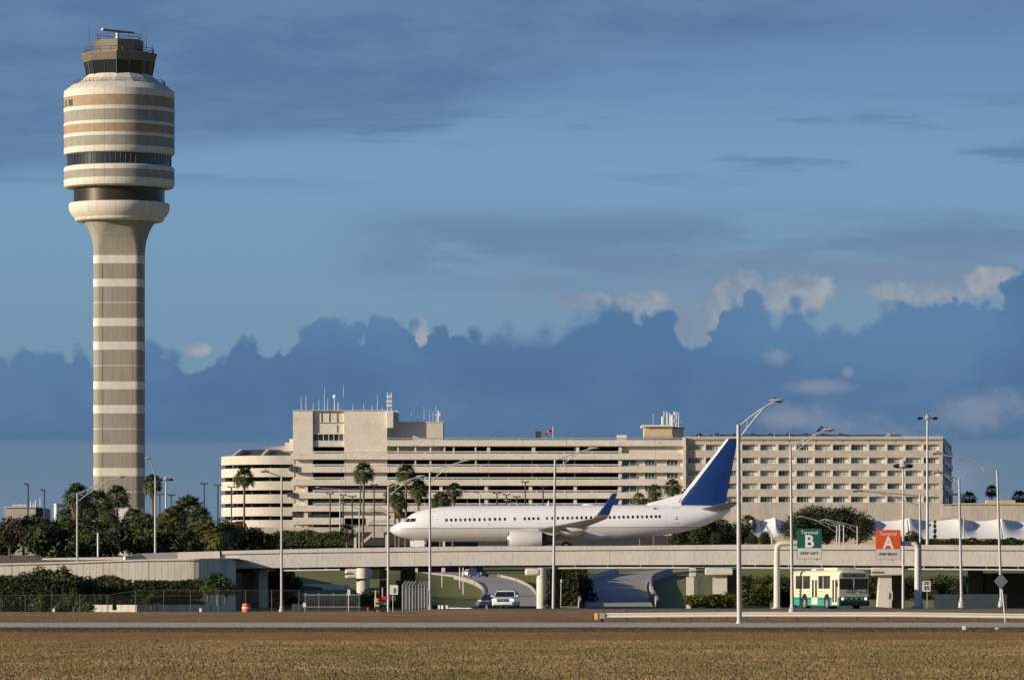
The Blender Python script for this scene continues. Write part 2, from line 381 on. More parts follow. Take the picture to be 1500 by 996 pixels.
def road_ribbon(name, st, w, m, barriers=(0,0), bm_=None, lab=None, dz=.05):
    pts = spline([(X(px, Y), Y, Z(py, Y)) for px, py, Y in st])
    R = ribbon(pts, w); b = MB()
    vs = []
    for l, r in R: vs += [(l.x,l.y,l.z+dz), (r.x,r.y,r.z+dz), (r.x,r.y,r.z-1.2), (l.x,l.y,l.z-1.2)]
    fs = []
    for i in range(len(R)-1):
        for k in range(4): fs.append((i*4+k, i*4+(k+1)%4, (i+1)*4+(k+1)%4, (i+1)*4+k))
    b.add(vs, fs); o = tag(b.build(name, m, smooth=False), kind='structure')
    for side, hgt in enumerate(barriers):
        if hgt <= 0: continue
        q = MB(); rings = []
        for l, r in R:
            p = l if side == 0 else r; c = (l+r)/2; d = (p-c).normalized()
            o_ = p + d*.05; i_ = p + d*.45
            rings.append([(o_.x,o_.y,p.z-.5),(i_.x,i_.y,p.z-.5),(i_.x-d.x*.1,i_.y-d.y*.1,p.z+hgt),(o_.x+d.x*.1,o_.y+d.y*.1,p.z+hgt)])
        q.loft(rings)
        ob = q.build('concrete_barrier', bm_ or barr)
        tag(ob, lab[side], 'barrier')
    return o
road_ribbon('exit_road', [(751,889.5,606),(751,882.5,640),(750,875.5,700),(748,868.5,760),(744,861,820),(736,854.5,880),(718,847,960),(690,842,1050),(645,838,1150)], 8.3, roadc, (.0,.0))
# kerbs / barriers of the exit road built separately (only along the curve)
def barrier(st, h, w, m, label, name='concrete_barrier'):
    pts = spline([(X(px, Y), Y, Z(py, Y)) for px, py, Y in st]); rings = []
    for i, p in enumerate(pts):
        a = pts[max(0,i-1)]; b_ = pts[min(len(pts)-1,i+1)]; d = (b_-a); d.z = 0; d.normalize(); n = Vector((-d.y, d.x, 0))*w/2
        rings.append([(p+n)[:2] + (p.z-.8,), (p-n)[:2] + (p.z-.8,), (p-n*.6)[:2] + (p.z+h,), (p+n*.6)[:2] + (p.z+h,)])
    q = MB(); q.loft(rings); return tag(q.build(name, m), label, 'barrier')
barrier([(699,885,650),(706,877,705),(710,869,765),(706,860,830),(692,851,900),(666,844,990)], .25, .5, barr, 'low curved concrete wall on the inside of the exit road curve behind the white truck')
barrier([(790,888,615),(789,878,680),(785,868,755),(776,859,830),(758,850,910),(730,843,1000)], .30, .45, barr, 'pale kerb wall on the outer edge of the exit road right of the white truck')
road_ribbon('underpass_ramp', [(907,890,604),(906,886,625),(904,873,665),(905,858,730),(917,847,800),(948,839,900),(1000,835,1000)], 8.0, roadc, (0,0))
barrier([(851,891,606),(849,884,630),(849,872,668),(856,858,730),(874,847,800),(905,838,880)], .85, .45, barr, 'left curved concrete barrier wall of the underpass ramp')
barrier([(963,891,606),(962,884,630),(956,872,668),(953,858,730),(958,848,800),(984,838,890)], .85, .45, barr, 'right curved concrete barrier wall of the underpass ramp ending near the green slope')
def terpy(px, Y, o=0): return YH - (ter(X(px,Y),Y)+o-H)*F/Y
road_ribbon('side_road', [(px, terpy(px,Y), Y) for px, Y in ((470,450),(560,455),(620,480),(655,520),(680,580),(695,640))], 8, asph, dz=.06)
barrier([(px, terpy(px,Y), Y) for px, Y in ((600,660),(640,590),(668,545),(690,500))], .35, .4, whitec, 'pale kerb at the edge of the side road left of the dark car', 'kerb')
road_ribbon('hillside_road', [(400,853,690),(450,860.5,700),(500,861.5,705),(560,862,705),(600,860,720)], 4, asph, dz=.06)
barrier([(425,858,690),(455,858.5,698),(480,858,700),(512,859,700)], .25, .4, whitec, 'pale kerb line across the green slope seen under the bridge at left', 'kerb')
# ---------------------------------------------------------------- camera, sun, sky
cam = bpy.data.cameras.new('camera'); cam.sensor_width = 36; cam.lens = F/1500*36; cam.shift_y = (YH-498)/1500
cam.clip_start = 1; cam.clip_end = 30000
co = bpy.data.objects.new('camera', cam); col.objects.link(co); co.location = (0,0,H); co.rotation_euler = (PI/2, 0, 0)
scene.camera = co
EL = math.radians(15); AZ = math.radians(65.8)
sd = Vector((-math.sin(AZ)*math.cos(EL), -math.cos(AZ)*math.cos(EL), math.sin(EL)))
sun = bpy.data.lights.new('sun', 'SUN'); sun.energy = 5.0; sun.angle = math.radians(.53); sun.color = (1, .84, .64)
so = bpy.data.objects.new('sun', sun); col.objects.link(so); so.rotation_euler = (-sd).to_track_quat('-Z', 'Y').to_euler()
scene.view_settings.view_transform = 'Standard'; scene.view_settings.look = 'None'; scene.view_settings.exposure = 0
w = bpy.data.worlds.new('World'); scene.world = w; w.use_nodes = True
nt = w.node_tree; N = nt.nodes; L = nt.links; bg = N['Background']
sky = N.new('ShaderNodeTexSky'); sky.sky_type = 'NISHITA'; sky.sun_disc = False; sky.sun_elevation = EL; sky.sun_rotation = math.atan2(sd.x, sd.y)
tc = N.new('ShaderNodeTexCoord'); sp = N.new('ShaderNodeSeparateXYZ'); L.new(tc.outputs['Generated'], sp.inputs[0])
def mth(op, a, b=None, c=None, clamp=False):
    x = N.new('ShaderNodeMath'); x.operation = op; x.use_clamp = clamp
    for i, q in enumerate((a, b, c)):
        if q is None: continue
        if isinstance(q, (int, float)): x.inputs[i].default_value = q
        else: L.new(q, x.inputs[i])
    return x.outputs[0]
def sstep(a, b, v):
    x = N.new('ShaderNodeMapRange'); x.interpolation_type = 'SMOOTHSTEP'
    L.new(v, x.inputs[0]); x.inputs[1].default_value = a; x.inputs[2].default_value = b; return x.outputs[0]
def mixc(f, a, b):
    x = N.new('ShaderNodeMix'); x.data_type = 'RGBA'
    for i, q in ((0, f), (6, a), (7, b)):
        if isinstance(q, (int, float)): x.inputs[i].default_value = q
        elif isinstance(q, tuple): x.inputs[i].default_value = (*q, 1)
        else: L.new(q, x.inputs[i])
    return x.outputs[2]
ay = mth('MAXIMUM', sp.outputs[1], .05)
u = mth('DIVIDE', sp.outputs[0], ay)
hor = mth('SQRT', mth('ADD', mth('MULTIPLY', sp.outputs[0], sp.outputs[0]), mth('MULTIPLY', sp.outputs[1], sp.outputs[1])))
v = mth('DIVIDE', sp.outputs[2], mth('MAXIMUM', hor, .05))
front = sstep(.2, .6, sp.outputs[1])
def nz(sx, sy, scale, detail=6, rough=.55, off=0.0, dist=0.0):
    cx = N.new('ShaderNodeCombineXYZ'); L.new(mth('MULTIPLY', u, sx), cx.inputs[0]); L.new(mth('MULTIPLY', v, sy), cx.inputs[1]); cx.inputs[2].default_value = off
    n = N.new('ShaderNodeTexNoise'); n.inputs['Scale'].default_value = scale; n.inputs['Detail'].default_value = detail; n.inputs['Roughness'].default_value = rough
    n.inputs['Distortion'].default_value = dist
    L.new(cx.outputs[0], n.inputs['Vector']); return n.outputs['Fac']
PV = lambda py: (YH-py)/F
PU = lambda px: (px-CX)/F
r = N.new('ShaderNodeValToRGB'); L.new(mth('DIVIDE', v, .14), r.inputs[0])
stops = [(859,(112,134,156)),(760,(104,130,158)),(640,(108,136,162)),(520,(116,148,174)),(430,(117,152,179)),(330,(118,156,186)),(230,(116,156,188)),(130,(108,146,184)),(0,(98,134,178))]
e = r.color_ramp.elements
e[0].position = 0; e[0].color = (*lin(stops[0][1]), 1); e[1].position = PV(0)/.14; e[1].color = (*lin(stops[-1][1]), 1)
for py, c in stops[1:-1]:
    q = e.new(PV(py)/.14); q.color = (*lin(c), 1)
base = r.outputs[0]
# high stratus sheet
n1 = nz(1, 4.2, 9, 6, .52, 3.1, .5)
vt = mth('ADD', v, mth('MULTIPLY', mth('SUBTRACT', n1, .5), .042))
line = mth('ADD', mth('MULTIPLY', u, .16), PV(140))
hi = sstep(-.006, .010, mth('SUBTRACT', vt, line))
n1b = nz(1, 4, 30, 6, .6, 8.7)
base = mixc(mth('MULTIPLY', mth('MULTIPLY', hi, front), .92), base, mixc(sstep(.35, .65, n1b), lin((88,118,158)), lin((101,131,167))))
# thin streaks between 200 and 300 px rows
n2 = nz(1, 9, 17, 6, .55, 5.3)
st = mth('MULTIPLY', sstep(.50, .62, n2), mth('MULTIPLY', sstep(PV(300), PV(215), v), sstep(PV(120), PV(180), v)))
base = mixc(mth('MULTIPLY', mth('MULTIPLY', st, .75), front), base, lin((92,124,160)))
# mid grey stratus at rows 320-430, right of centre
n3 = nz(1, 5, 16, 7, .6, 1.9, .2)
m3 = mth('MULTIPLY', mth('MULTIPLY', sstep(PV(450), PV(385), v), sstep(PV(285), PV(345), v)), mth('MULTIPLY', sstep(PU(430), PU(640), u), sstep(.30, .52, n3)))
base = mixc(mth('MULTIPLY', mth('MULTIPLY', m3, .85), front), base, lin((103,133,165)))
m3b = mth('MULTIPLY', mth('MULTIPLY', sstep(PV(490), PV(420), v), sstep(PV(345), PV(400), v)), mth('MULTIPLY', sstep(PU(600), PU(900), u), sstep(.38, .6, nz(1, 4, 13, 7, .6, 12.9))))
base = mixc(mth('MULTIPLY', mth('MULTIPLY', m3b, .7), front), base, lin((124,144,168)))
# sunlit cumulus tops behind the dark bank
bumpy = nz(1, 1, 75, 7, .6, 2.2, .4)
def blob(px, py, rx, ry, amp=1.0):
    a = mth('DIVIDE', mth('SUBTRACT', u, PU(px)), rx/F); b = mth('DIVIDE', mth('SUBTRACT', v, PV(py)), ry/F)
    return mth('MULTIPLY', mth('SUBTRACT', 1.0, mth('SQRT', mth('ADD', mth('MULTIPLY', a, a), mth('MULTIPLY', b, b)))), amp)
def mx(*a):
    o = a[0]
    for q in a[1:]: o = mth('MAXIMUM', o, q)
    return o
lit = mx(blob(1085,418,42,34), blob(1060,440,40,30), blob(1032,458,40,30), blob(1008,480,36,22), blob(1165,432,62,40), blob(1022,472,78,40), blob(850,440,60,16), blob(615,485,14,26), blob(1458,415,55,26), blob(1340,430,90,20,.8), blob(285,512,26,15,.8), blob(940,445,60,22,.7))
lit = sstep(-.02, .38, mth('ADD', lit, mth('MULTIPLY', mth('SUBTRACT', bumpy, .52), 1.3)))
base = mixc(mth('MULTIPLY', mth('MULTIPLY', lit, front), .9), base, mixc(sstep(.38, .68, bumpy), lin((124,143,166)), lin((163,170,178))))
# dark cumulus bank with bumpy outline
OUT = [(-400,520),(-200,500),(0,530),(30,515),(75,508),(110,514),(135,526),(180,512),(225,500),(250,508),(275,524),(300,515),(320,512),(350,500),(370,495),(385,507),(410,503),(438,492),(452,474),(480,465),(500,462),(520,470),(532,482),(545,466),(575,458),(600,461),(613,478),(618,490),(626,474),(650,466),(700,470),(745,466),(790,470),(830,455),(860,440),(880,428),(897,422),(915,430),(928,446),(934,456),(950,448),(978,450),(992,474),(1005,494),(1020,492),(1040,470),(1060,453),(1080,440),(1100,433),(1115,440),(1130,462),(1145,446),(1165,436),(1180,445),(1190,455),(1220,468),(1260,470),(1290,460),(1320,445),(1345,440),(1380,430),(1400,422),(1430,430),(1460,430),(1480,415),(1492,398),(1510,380),(1700,400),(1900,470)]
OUT = sorted(OUT)
fc = N.new('ShaderNodeFloatCurve'); cu = fc.mapping.curves[0]
fc.mapping.use_clip = False
while len(cu.points) > 2: cu.points.remove(cu.points[0])
TT = lambda px: (px+400)/2300
cu.points[0].location = (TT(-400), PV(520)*10); cu.points[1].location = (TT(1900), PV(470)*10)
for px, py in OUT[1:-1]: cu.points.new(TT(px), PV(py)*10)
fc.mapping.update()
wob = nz(1, 1, 190, 5, .6, 7.7)
uu = mth('ADD', u, mth('MULTIPLY', mth('SUBTRACT', wob, .5), .0025))
L.new(mth('DIVIDE', mth('ADD', mth('MULTIPLY', mth('ADD', uu, 0), F), CX+400), 2300), fc.inputs['Value'])
ov = mth('DIVIDE', fc.outputs[0], 10)
big = nz(1, 1.2, 60, 6, .62, 4.4, .3)
dd = mth('SUBTRACT', mth('ADD', mth('SUBTRACT', ov, 8/F), mth('MULTIPLY', mth('SUBTRACT', big, .5), .0045)), v)
vv = mth('ADD', v, mth('MULTIPLY', mth('SUBTRACT', nz(1, 1, 150, 5, .62, 21.3), .5), .0030))
for px, py, rr in ((-60,515,40),(0,527,22),(35,516,24),(75,506,34),(115,514,20),(180,512,26),(225,499,28),(255,508,18),(320,511,20),(350,502,18),(370,494,18),(410,501,18),(448,478,20),(482,463,30),(520,470,18),(572,457,28),(602,462,16),(650,465,22),(700,469,28),(745,465,22),(800,466,22),(850,447,20),(876,430,16),(897,421,18),(916,432,18),(950,447,24),(982,449,15),(1042,470,16),(1062,454,16),(1083,442,16),(1103,432,20),(1122,450,13),(1150,445,13),(1166,435,16),(1186,449,14),(1222,466,24),(1262,467,22),(1300,452,22),(1330,442,20),(1372,430,26),(1402,421,20),(1440,428,22),(1476,414,17),(1503,390,24),(1560,380,45),(1640,410,50)):
    da = mth('SUBTRACT', uu, PU(px)); db = mth('MAXIMUM', mth('SUBTRACT', vv, PV(py+rr)), 0.0)
    dist = mth('SQRT', mth('ADD', mth('MULTIPLY', da, da), mth('MULTIPLY', db, db)))
    dd = mth('MAXIMUM', dd, mth('SUBTRACT', rr/F, dist))
def vor(scale, off):
    cx = N.new('ShaderNodeCombineXYZ'); L.new(u, cx.inputs[0]); L.new(v, cx.inputs[1]); cx.inputs[2].default_value = off
    n = N.new('ShaderNodeTexVoronoi'); n.feature = 'F1'; n.inputs['Scale'].default_value = scale; L.new(cx.outputs[0], n.inputs['Vector']); return n.outputs['Distance']
dd = mth('ADD', dd, mth('MULTIPLY', mth('SUBTRACT', .45, vor(95, 0.0)), .0036))
dd = mth('ADD', dd, mth('MULTIPLY', mth('SUBTRACT', .45, vor(260, 0.0)), .0030))
dd = mth('ADD', dd, mth('MULTIPLY', mth('SUBTRACT', nz(1, 1, 420, 4, .6, 3.3), .5), .0030))
wd_ = mth('ADD', .0009, mth('MULTIPLY', sstep(.45, .75, nz(1, 1, 22, 3, .5, 15.2)), .0045))
bank = sstep(-.25, 1.0, mth('DIVIDE', dd, wd_))
bc = mixc(sstep(.40, .66, nz(1, 1.5, 26, 6, .55, 9.1)), lin((76,109,149)), lin((101,136,171)))
bc = mixc(sstep(PV(500), PV(640), v), bc, bc)
r2 = N.new('ShaderNodeValToRGB'); L.new(mth('DIVIDE', v, .07), r2.inputs[0]); e = r2.color_ramp.elements
e[0].position = 0; e[0].color = (*lin((110,132,154)), 1); e[1].position = 1; e[1].color = (*lin((92,128,168)), 1)
for py, c in ((760,(108,132,156)),(653,(102,127,153)),(643,(85,116,150)),(560,(83,117,155)),(480,(89,125,164))):
    q = e.new(PV(py)/.07); q.color = (*lin(c), 1)
bc = mixc(mth('MULTIPLY', sstep(PV(655), PV(600), v), .38), r2.outputs[0], bc)
# thin pale cloud in front of the bank, low on the right
n5 = nz(1, 2.2, 26, 8, .62, 6.6, .4)
rt = mth('MULTIPLY', mth('MULTIPLY', sstep(PU(880), PU(1250), u), sstep(PV(565), PV(640), v)), sstep(.44, .68, n5))
bc = mixc(mth('MULTIPLY', rt, .8), bc, lin((134,148,168)))
wp = mx(blob(1140,520,34,24), blob(1200,566,75,16), blob(1242,546,14,11), blob(1205,468,14,10), blob(1440,600,95,50,.9), blob(1170,612,80,24,.7))
wp = sstep(.1, .75, mth('ADD', wp, mth('MULTIPLY', mth('SUBTRACT', bumpy, .52), 1.8)))
bc = mixc(mth('MULTIPLY', wp, .55), bc, lin((142,152,168)))
fin = mixc(mth('MULTIPLY', bank, front), base, bc)
sk = mixc(0.0, sky.outputs[0], (0,0,0))
sc = N.new('ShaderNodeVectorMath'); sc.operation = 'MULTIPLY'; sc.inputs[1].default_value = (.039,.053,.082); L.new(sky.outputs[0], sc.inputs[0])
hz = mixc(sstep(.13, .24, v), fin, sc.outputs[0])
# the sky away from the photographed side keeps the plain physical sky
hz = mixc(sstep(.0, .35, sp.outputs[1]), sc.outputs[0], hz)
L.new(hz, bg.inputs['Color']); bg.inputs['Strength'].default_value = 1.0

# ---------------------------------------------------------------- taxiway bridge
br = thing('taxiway_bridge', 'long pale concrete taxiway bridge carrying the white airliner over the roads', 'bridge', (0, 560, 0))
E = [(325,806.8,812.6,833.4),(480,803,809.8,831),(660,800.3,808,829),(880,799.4,806.5,827.8),(1100,797.2,805.6,827.6),(1300,797.3,806,829),(1500,798.5,807,830.2),(1900,803,810,833)]
def edge(py_i, Y=560): return [(X(e_[0],560), Z(e_[py_i],560)) for e_ in E]
top, gro, bot = edge(1), edge(2), edge(3)
deckz = [(x, z-.44) for x, z in top]
b = MB()
def wallpoly(lo, hi, y0, y1, b):
    for (a, c, d, f) in zip(lo, lo[1:], hi, hi[1:]):
        b.add([(a[0],y0,a[1]),(c[0],y0,c[1]),(c[0],y1,c[1]),(a[0],y1,a[1]),(d[0],y0,d[1]),(f[0],y0,f[1]),(f[0],y1,f[1]),(d[0],y1,d[1])],
              [(0,3,2,1),(4,5,6,7),(0,1,5,4),(1,2,6,5),(2,3,7,6),(3,0,4,7)])
b = MB(); wallpoly([(x,z+.05) for x,z in bot], [(x,z-.0) for x,z in gro], 560, 561.2, b); b.build('girder', brc, br)
b = MB(); wallpoly([(x,z+.07) for x,z in gro], top, 559.85, 560.35, b); b.build('parapet', brc, br)
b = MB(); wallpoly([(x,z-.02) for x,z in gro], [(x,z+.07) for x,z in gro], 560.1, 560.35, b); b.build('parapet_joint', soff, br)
b = MB(); wallpoly([(x,z-.5) for x,z in gro], deckz, 560.36, 603, b); b.build('deck', roadc, br)
b = MB(); wallpoly(bot, [(x,z-.5) for x,z in gro], 602, 603.2, b); b.build('girder', brc, br)
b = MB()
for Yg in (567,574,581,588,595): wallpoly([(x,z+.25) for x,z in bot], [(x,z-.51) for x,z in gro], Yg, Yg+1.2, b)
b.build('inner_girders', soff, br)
b = MB(); wallpoly([(x,z+.0) for x,z in gro], top, 602.9, 603.4, b); b.build('parapet', brc, br)
def hang(px0, px1, dy=3.9):
    x0, x1 = X(px0,560), X(px1,560)
    def bz(x):
        for (a,za),(c,zc) in zip(bot, bot[1:]):
            if a <= x <= c: return za+(zc-za)*(x-a)/(c-a)
        return bot[-1][1]
    q = MB(); n = max(2, int((x1-x0)/3)); q.tube([(x0+(x1-x0)*i/n, 559.7, bz(x0+(x1-x0)*i/n)-dy/13.75) for i in range(n+1)], .09, 8)
    for i in range(n): 
        xx = x0+(x1-x0)*(i+.5)/n; q.box(xx-.03, xx+.03, 559.67, 559.73, bz(xx)-dy/13.75, bz(xx)+.1)
    q.build('lit_line_pipe', whitec, br)  # added pipe that imitates a sunlit line below the girder
hang(416, 498, 3.6); hang(818, 1010, 3.9); hang(1082, 1276, 4.0); hang(1330, 1560, 4.2)
def cap(px0, px1, py0, py1, y0, y1, r=.25): 
    q = MB(); q.box(X(px0,560), X(px1,560), y0, y1, Z(py1,560), Z(py0,560)); o = q.build('pier_cap', pierc, br, bevel=r); return o
def pier(px0, px1, py0, py1, Y, rnd=True, d=None):
    q = MB()
    x0, x1 = X(px0,Y), X(px1,Y)
    if rnd: q.lathe([((x1-x0)/2, Z(py1,Y)-.6), ((x1-x0)/2, Z(py0,Y))], 24, ((x0+x1)/2, Y+(x1-x0)/2))
    else: q.box(x0, x1, Y, Y+(d or (x1-x0)*1.3), Z(py1,Y)-.6, Z(py0,Y))
    q.build('pier', pierc, br, smooth=rnd)
cap(505,545,831.8,847,560.3,563.5); cap(536,554,831.8,847,564,602); pier(522,541,847,892,560.8)
q = MB(); q.lathe([(.7,Z(847,560)),(.7,Z(831.8,560))],24,(X(531.5,560),560.5)); q.build('pier_cap', pierc, br, smooth=True)
cap(576,599,834,851,596,600); pier(556,566,849,868,590); pier(580,592,850,890,597)
cap(769,792,831.8,843,560.3,563.5); pier(786,800.5,843,890,560.4)
q = MB(); q.lathe([(.56,Z(845,560)),(.56,Z(831.5,560))],24,(X(793.2,560),560.9)); q.build('pier_cap', pierc, br, smooth=True)
cap(1033,1074,831.5,842,560.3,563.5,.1); pier(1044,1065,842,892,560.9,False)
cap(1010.5,1020,831.5,844,560.3,563,.05); cap(1020,1032,841.5,846,560.8,563,.03); pier(1006,1016.5,844.5,892,560.4,False,1.2); pier(1023,1032,844.5,892,561.0,False,1.2)
cap(1277,1324,830.5,842.5,560.3,563.5,.1)
q = MB(); q.add([(X(1286,560),560.8,0),(X(1307,560),560.8,0),(X(1307,560),563,0),(X(1286,560),563,0),(X(1289,560),560.8,Z(842.5,560)),(X(1307,560),560.8,Z(842.5,560)),(X(1307,560),563,Z(842.5,560)),(X(1289,560),563,Z(842.5,560))],[(0,3,2,1),(4,5,6,7),(0,1,5,4),(1,2,6,5),(2,3,7,6),(3,0,4,7)])
q.build('pier', pierc, br)
# deeper pier rows, in the shade under the deck
for px0, px1, Y in ((379.5,392,563),(1300,1322,594),(1420,1440,594),(1066,1084,594),(806,822,594)):
    pier(px0, px1, 834, 893, Y, False)
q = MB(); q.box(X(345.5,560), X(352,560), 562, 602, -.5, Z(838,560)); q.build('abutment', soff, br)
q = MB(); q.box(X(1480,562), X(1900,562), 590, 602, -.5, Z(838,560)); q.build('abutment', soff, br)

# ---------------------------------------------------------------- left retaining wall and embankment
wl = [(-260,500),(X(0,500),500),(X(100,500),500),(X(200,500),500),(X(278,500),500)]
cx0, cy0 = X(278,500), 500+2.4
for a in range(1, 9):
    t = a/8*math.radians(82); wl.append((cx0+2.4*math.sin(t), cy0-2.4*math.cos(t)))
xe, ye = X(345,560), 561.5
wl += [((wl[-1][0]+xe)/2+.4, (wl[-1][1]+ye)/2), (xe, ye)]
def wtop(x, Y):
    p = CX + x*F/Y
    return Z(prof([(-200,832),(0,827.5),(100,825),(200,821.5),(345,819.5)], p), Y)
b = MB(); rings = []
for i, (x, y) in enumerate(wl):
    a = Vector(wl[max(0,i-1)]); c = Vector(wl[min(len(wl)-1,i+1)]); d = (c-a).normalized(); n = Vector((-d.y, d.x))
    rings.append([(x,y,-.8),(x+n.x*.5,y+n.y*.5,-.8),(x+n.x*.5,y+n.y*.5,wtop(x,y)),(x,y,wtop(x,y))])
b.loft(rings)
rw = thing('retaining_wall', 'tall ribbed pale concrete retaining wall curving to the left end of the bridge', 'wall', (X(150,500), 500, 0))
b.build('wall_face', ribw, rw)

b = MB(); rings = []
for i, (x, y) in enumerate(wl):
    a = Vector(wl[max(0,i-1)]); c = Vector(wl[min(len(wl)-1,i+1)]); d = (c-a).normalized(); n = Vector((-d.y, d.x)); z = wtop(x,y)
    rings.append([(x-n.x*.16,y-n.y*.16,z+.003),(x+n.x*.6,y+n.y*.6,z+.003),(x+n.x*.6,y+n.y*.6,z+.16),(x-n.x*.16,y-n.y*.16,z+.16)])
b.loft(rings); b.build('coping', pierc, rw)
# embankment top
b = MB(); rings = []
dep = [.5, 8, 22, 40, 44, 60, 75, 100, 140, 260, 700]
xl = [-700, -260] + [X(p, 500) for p in (0,50,100,150,200,278)] + [q[0] for q in wl[5:]]
yl = [500]*8 + [q[1] for q in wl[5:]]
vs = []
for x, y in zip(xl, yl):
    for d in dep:
        yy = y + d; zt = wtop(max(x,-70), y) + .1
        z = zt + (5.17-zt)*min(1, d/56) + ss(60, 140, d)*.95
        if d > 150: z = 6.6 + (d-150)*.001
        vs.append((x if d < 45 else min(x, X(349, yy)), yy, z))
nd = len(dep); fs = []
for i in range(len(xl)-1):
    for j in range(nd-1): fs.append((i*nd+j, (i+1)*nd+j, (i+1)*nd+j+1, i*nd+j+1))
b.add(vs, fs)
# slope down on the right-hand side behind the bridge
n0 = len(vs); e0 = (len(xl)-1)*nd
b.add([(vs[e0+j][0]+.3, vs[e0+j][1], -.5) for j in range(nd)], [])
b.f += [(e0+j, n0+j, n0+j+1, e0+j+1) for j in range(nd-1)]
tag(b.build('embankment', embm, smooth=False), kind='structure')
# concrete kerb wall of the ramp on the embankment
def kerbwall(st, w, m, label, h0=-.3):
    pts = [Vector((X(px,Y), Y, 0)) for px, a, c, Y in st]; rings = []
    for i, (px, a, c, Y) in enumerate(st):
        p = pts[i]; d = (pts[min(len(pts)-1,i+1)]-pts[max(0,i-1)]).normalized(); n = Vector((-d.y, d.x, 0))*w/2
        zt, zb = Z(a,Y), Z(c,Y)+h0
        rings.append([(p.x-n.x,p.y-n.y,zb),(p.x+n.x,p.y+n.y,zb),(p.x+n.x,p.y+n.y,zt),(p.x-n.x,p.y-n.y,zt)])
    q = MB(); q.loft(rings); return tag(q.build('ramp_parapet', m), label, 'parapet wall')
kerbwall([(62,817.2,819.5,556),(110,816.5,819.5,556),(180,815.5,819,556)], .5, pierc, 'low pale concrete kerb wall on the grassy embankment behind the left lamp post')
kerbwall([(182,814.5,819,558),(205,810.5,818,559),(260,808.6,818,560),(322,807,818,560)], .5, pierc, 'pale concrete parapet wall leading from the embankment to the taxiway bridge')
# planter wall, low, in front
pl = [(X(120,470),470),(X(200,468),468),(X(262,470),470),(X(300,474),474),(X(345,490),490)]
b = MB(); rings = []
for i, (x, y) in enumerate(pl): rings.append([(x,y,-.6),(x,y+.4,-.6),(x,y+.4,Z(885.5,470)),(x,y,Z(885.5,470))])
b.loft(rings); tag(b.build('planter_wall', ribw, base=(X(230,470),470,0)), 'low curved pale planter wall at the foot of the ribbed retaining wall', 'wall')
b = MB(); b.add([(x,y+.2,Z(886.3,470)) for x,y in pl] + [(x,499,Z(886.3,470)) for x,y in pl], [(i,i+1,len(pl)+i+1,len(pl)+i) for i in range(len(pl)-1)])
tag(b.build('planter_soil', gm), kind='structure')
# ---------------------------------------------------------------- airliner (local: x aft, y away from the camera, z up; origin under the nose)
SA = F/590.0
air = thing('airliner', 'white airliner with blue tail and winglets taxiing left across the bridge', 'airliner', local=True)
XA = lambda px: (px-571.0)/SA
DZ = Z(766, 590) - 3.25                   # wheel-contact height
ZA = lambda py: Z(py, 590) - DZ
ST = [(571.2,775.3,776.9,.06),(572.5,772.8,779.2,.40),(576,769.8,782,.75),(581,766.9,784.6,1.06),(587,764.2,786.8,1.3),(592,761.8,788,1.42),(597,757.6,789,1.53),(603,752.9,790,1.63),(612,748.7,791.1,1.74),(625,745.2,792,1.82),(645,742.5,792.6,1.88),(670,741,792.8,1.88),(700,740.4,792.8,1.88),(800,740.2,792.8,1.88),(905,740.2,792.3,1.88),(932,740.2,790,1.85),(962,740.2,786,1.76),(996,740.4,781,1.6),(1023,740.8,774,1.3),(1045,741.4,765,1.0),(1060,742.4,757,.68),(1067,744,751.5,.4),(1070,746,749,.14)]
NS = 40
def sec(x, zt, zb, hw, n=NS): return [(x, hw*math.cos(2*PI*i/n), (zt+zb)/2 + (zt-zb)/2*math.sin(2*PI*i/n)) for i in range(n)]
def stat(px):
    for a, b_ in zip(ST, ST[1:]):
        if px <= b_[0]:
            t = (px-a[0])/(b_[0]-a[0]); return tuple(a[k]+(b_[k]-a[k])*t for k in range(4))
    return ST[-1]
b = MB(); b.loft([sec(XA(p), ZA(t), ZA(c), hw) for p, t, c, hw in ST])
def fus_mat():
    m = whitep.copy(); m.name = 'fuselage_two_tone'; nt = m.node_tree; N = nt.nodes; L = nt.links
    bs = N['Principled BSDF']; src = bs.inputs['Base Color'].links[0].from_socket
    tc = N.new('ShaderNodeTexCoord'); sp = N.new('ShaderNodeSeparateXYZ'); L.new(tc.outputs['Object'], sp.inputs[0])
    def mt(op, a, b_):
        x = N.new('ShaderNodeMath'); x.operation = op
        for i, q in enumerate((a, b_)):
            if isinstance(q, (int, float)): x.inputs[i].default_value = q
            else: L.new(q, x.inputs[i])
        return x.outputs[0]
    zc = ZA(774.2)
    lineh = mt('ADD', zc, mt('MULTIPLY', sp.outputs[0], .0030))
    f = mt('LESS_THAN', sp.outputs[2], lineh); g = mt('LESS_THAN', mt('ABSOLUTE', mt('SUBTRACT', sp.outputs[2], lineh), 0.0), .035)
    x = N.new('ShaderNodeMix'); x.data_type = 'RGBA'; x.inputs[7].default_value = (.70,.665,.63,1); L.new(f, x.inputs[0]); L.new(src, x.inputs[6])
    y = N.new('ShaderNodeMix'); y.data_type = 'RGBA'; y.inputs[7].default_value = (.22,.17,.14,1); L.new(g, y.inputs[0]); L.new(x.outputs[2], y.inputs[6])
    fr = mt('LESS_THAN', mt('FRACT', mt('DIVIDE', sp.outputs[0], 3.1), 0.0), .012)
    z = N.new('ShaderNodeMix'); z.data_type = 'RGBA'; z.inputs[7].default_value = (.5,.5,.5,1); L.new(mt('MULTIPLY', fr, .5), z.inputs[0]); L.new(y.outputs[2], z.inputs[6])
    L.new(z.outputs[2], bs.inputs['Base Color']); return m
b.build('fuselage', fus_mat(), air, smooth=True)
cabshade = mat('window_half_shade', (.10,.11,.13), None, 1, .3)
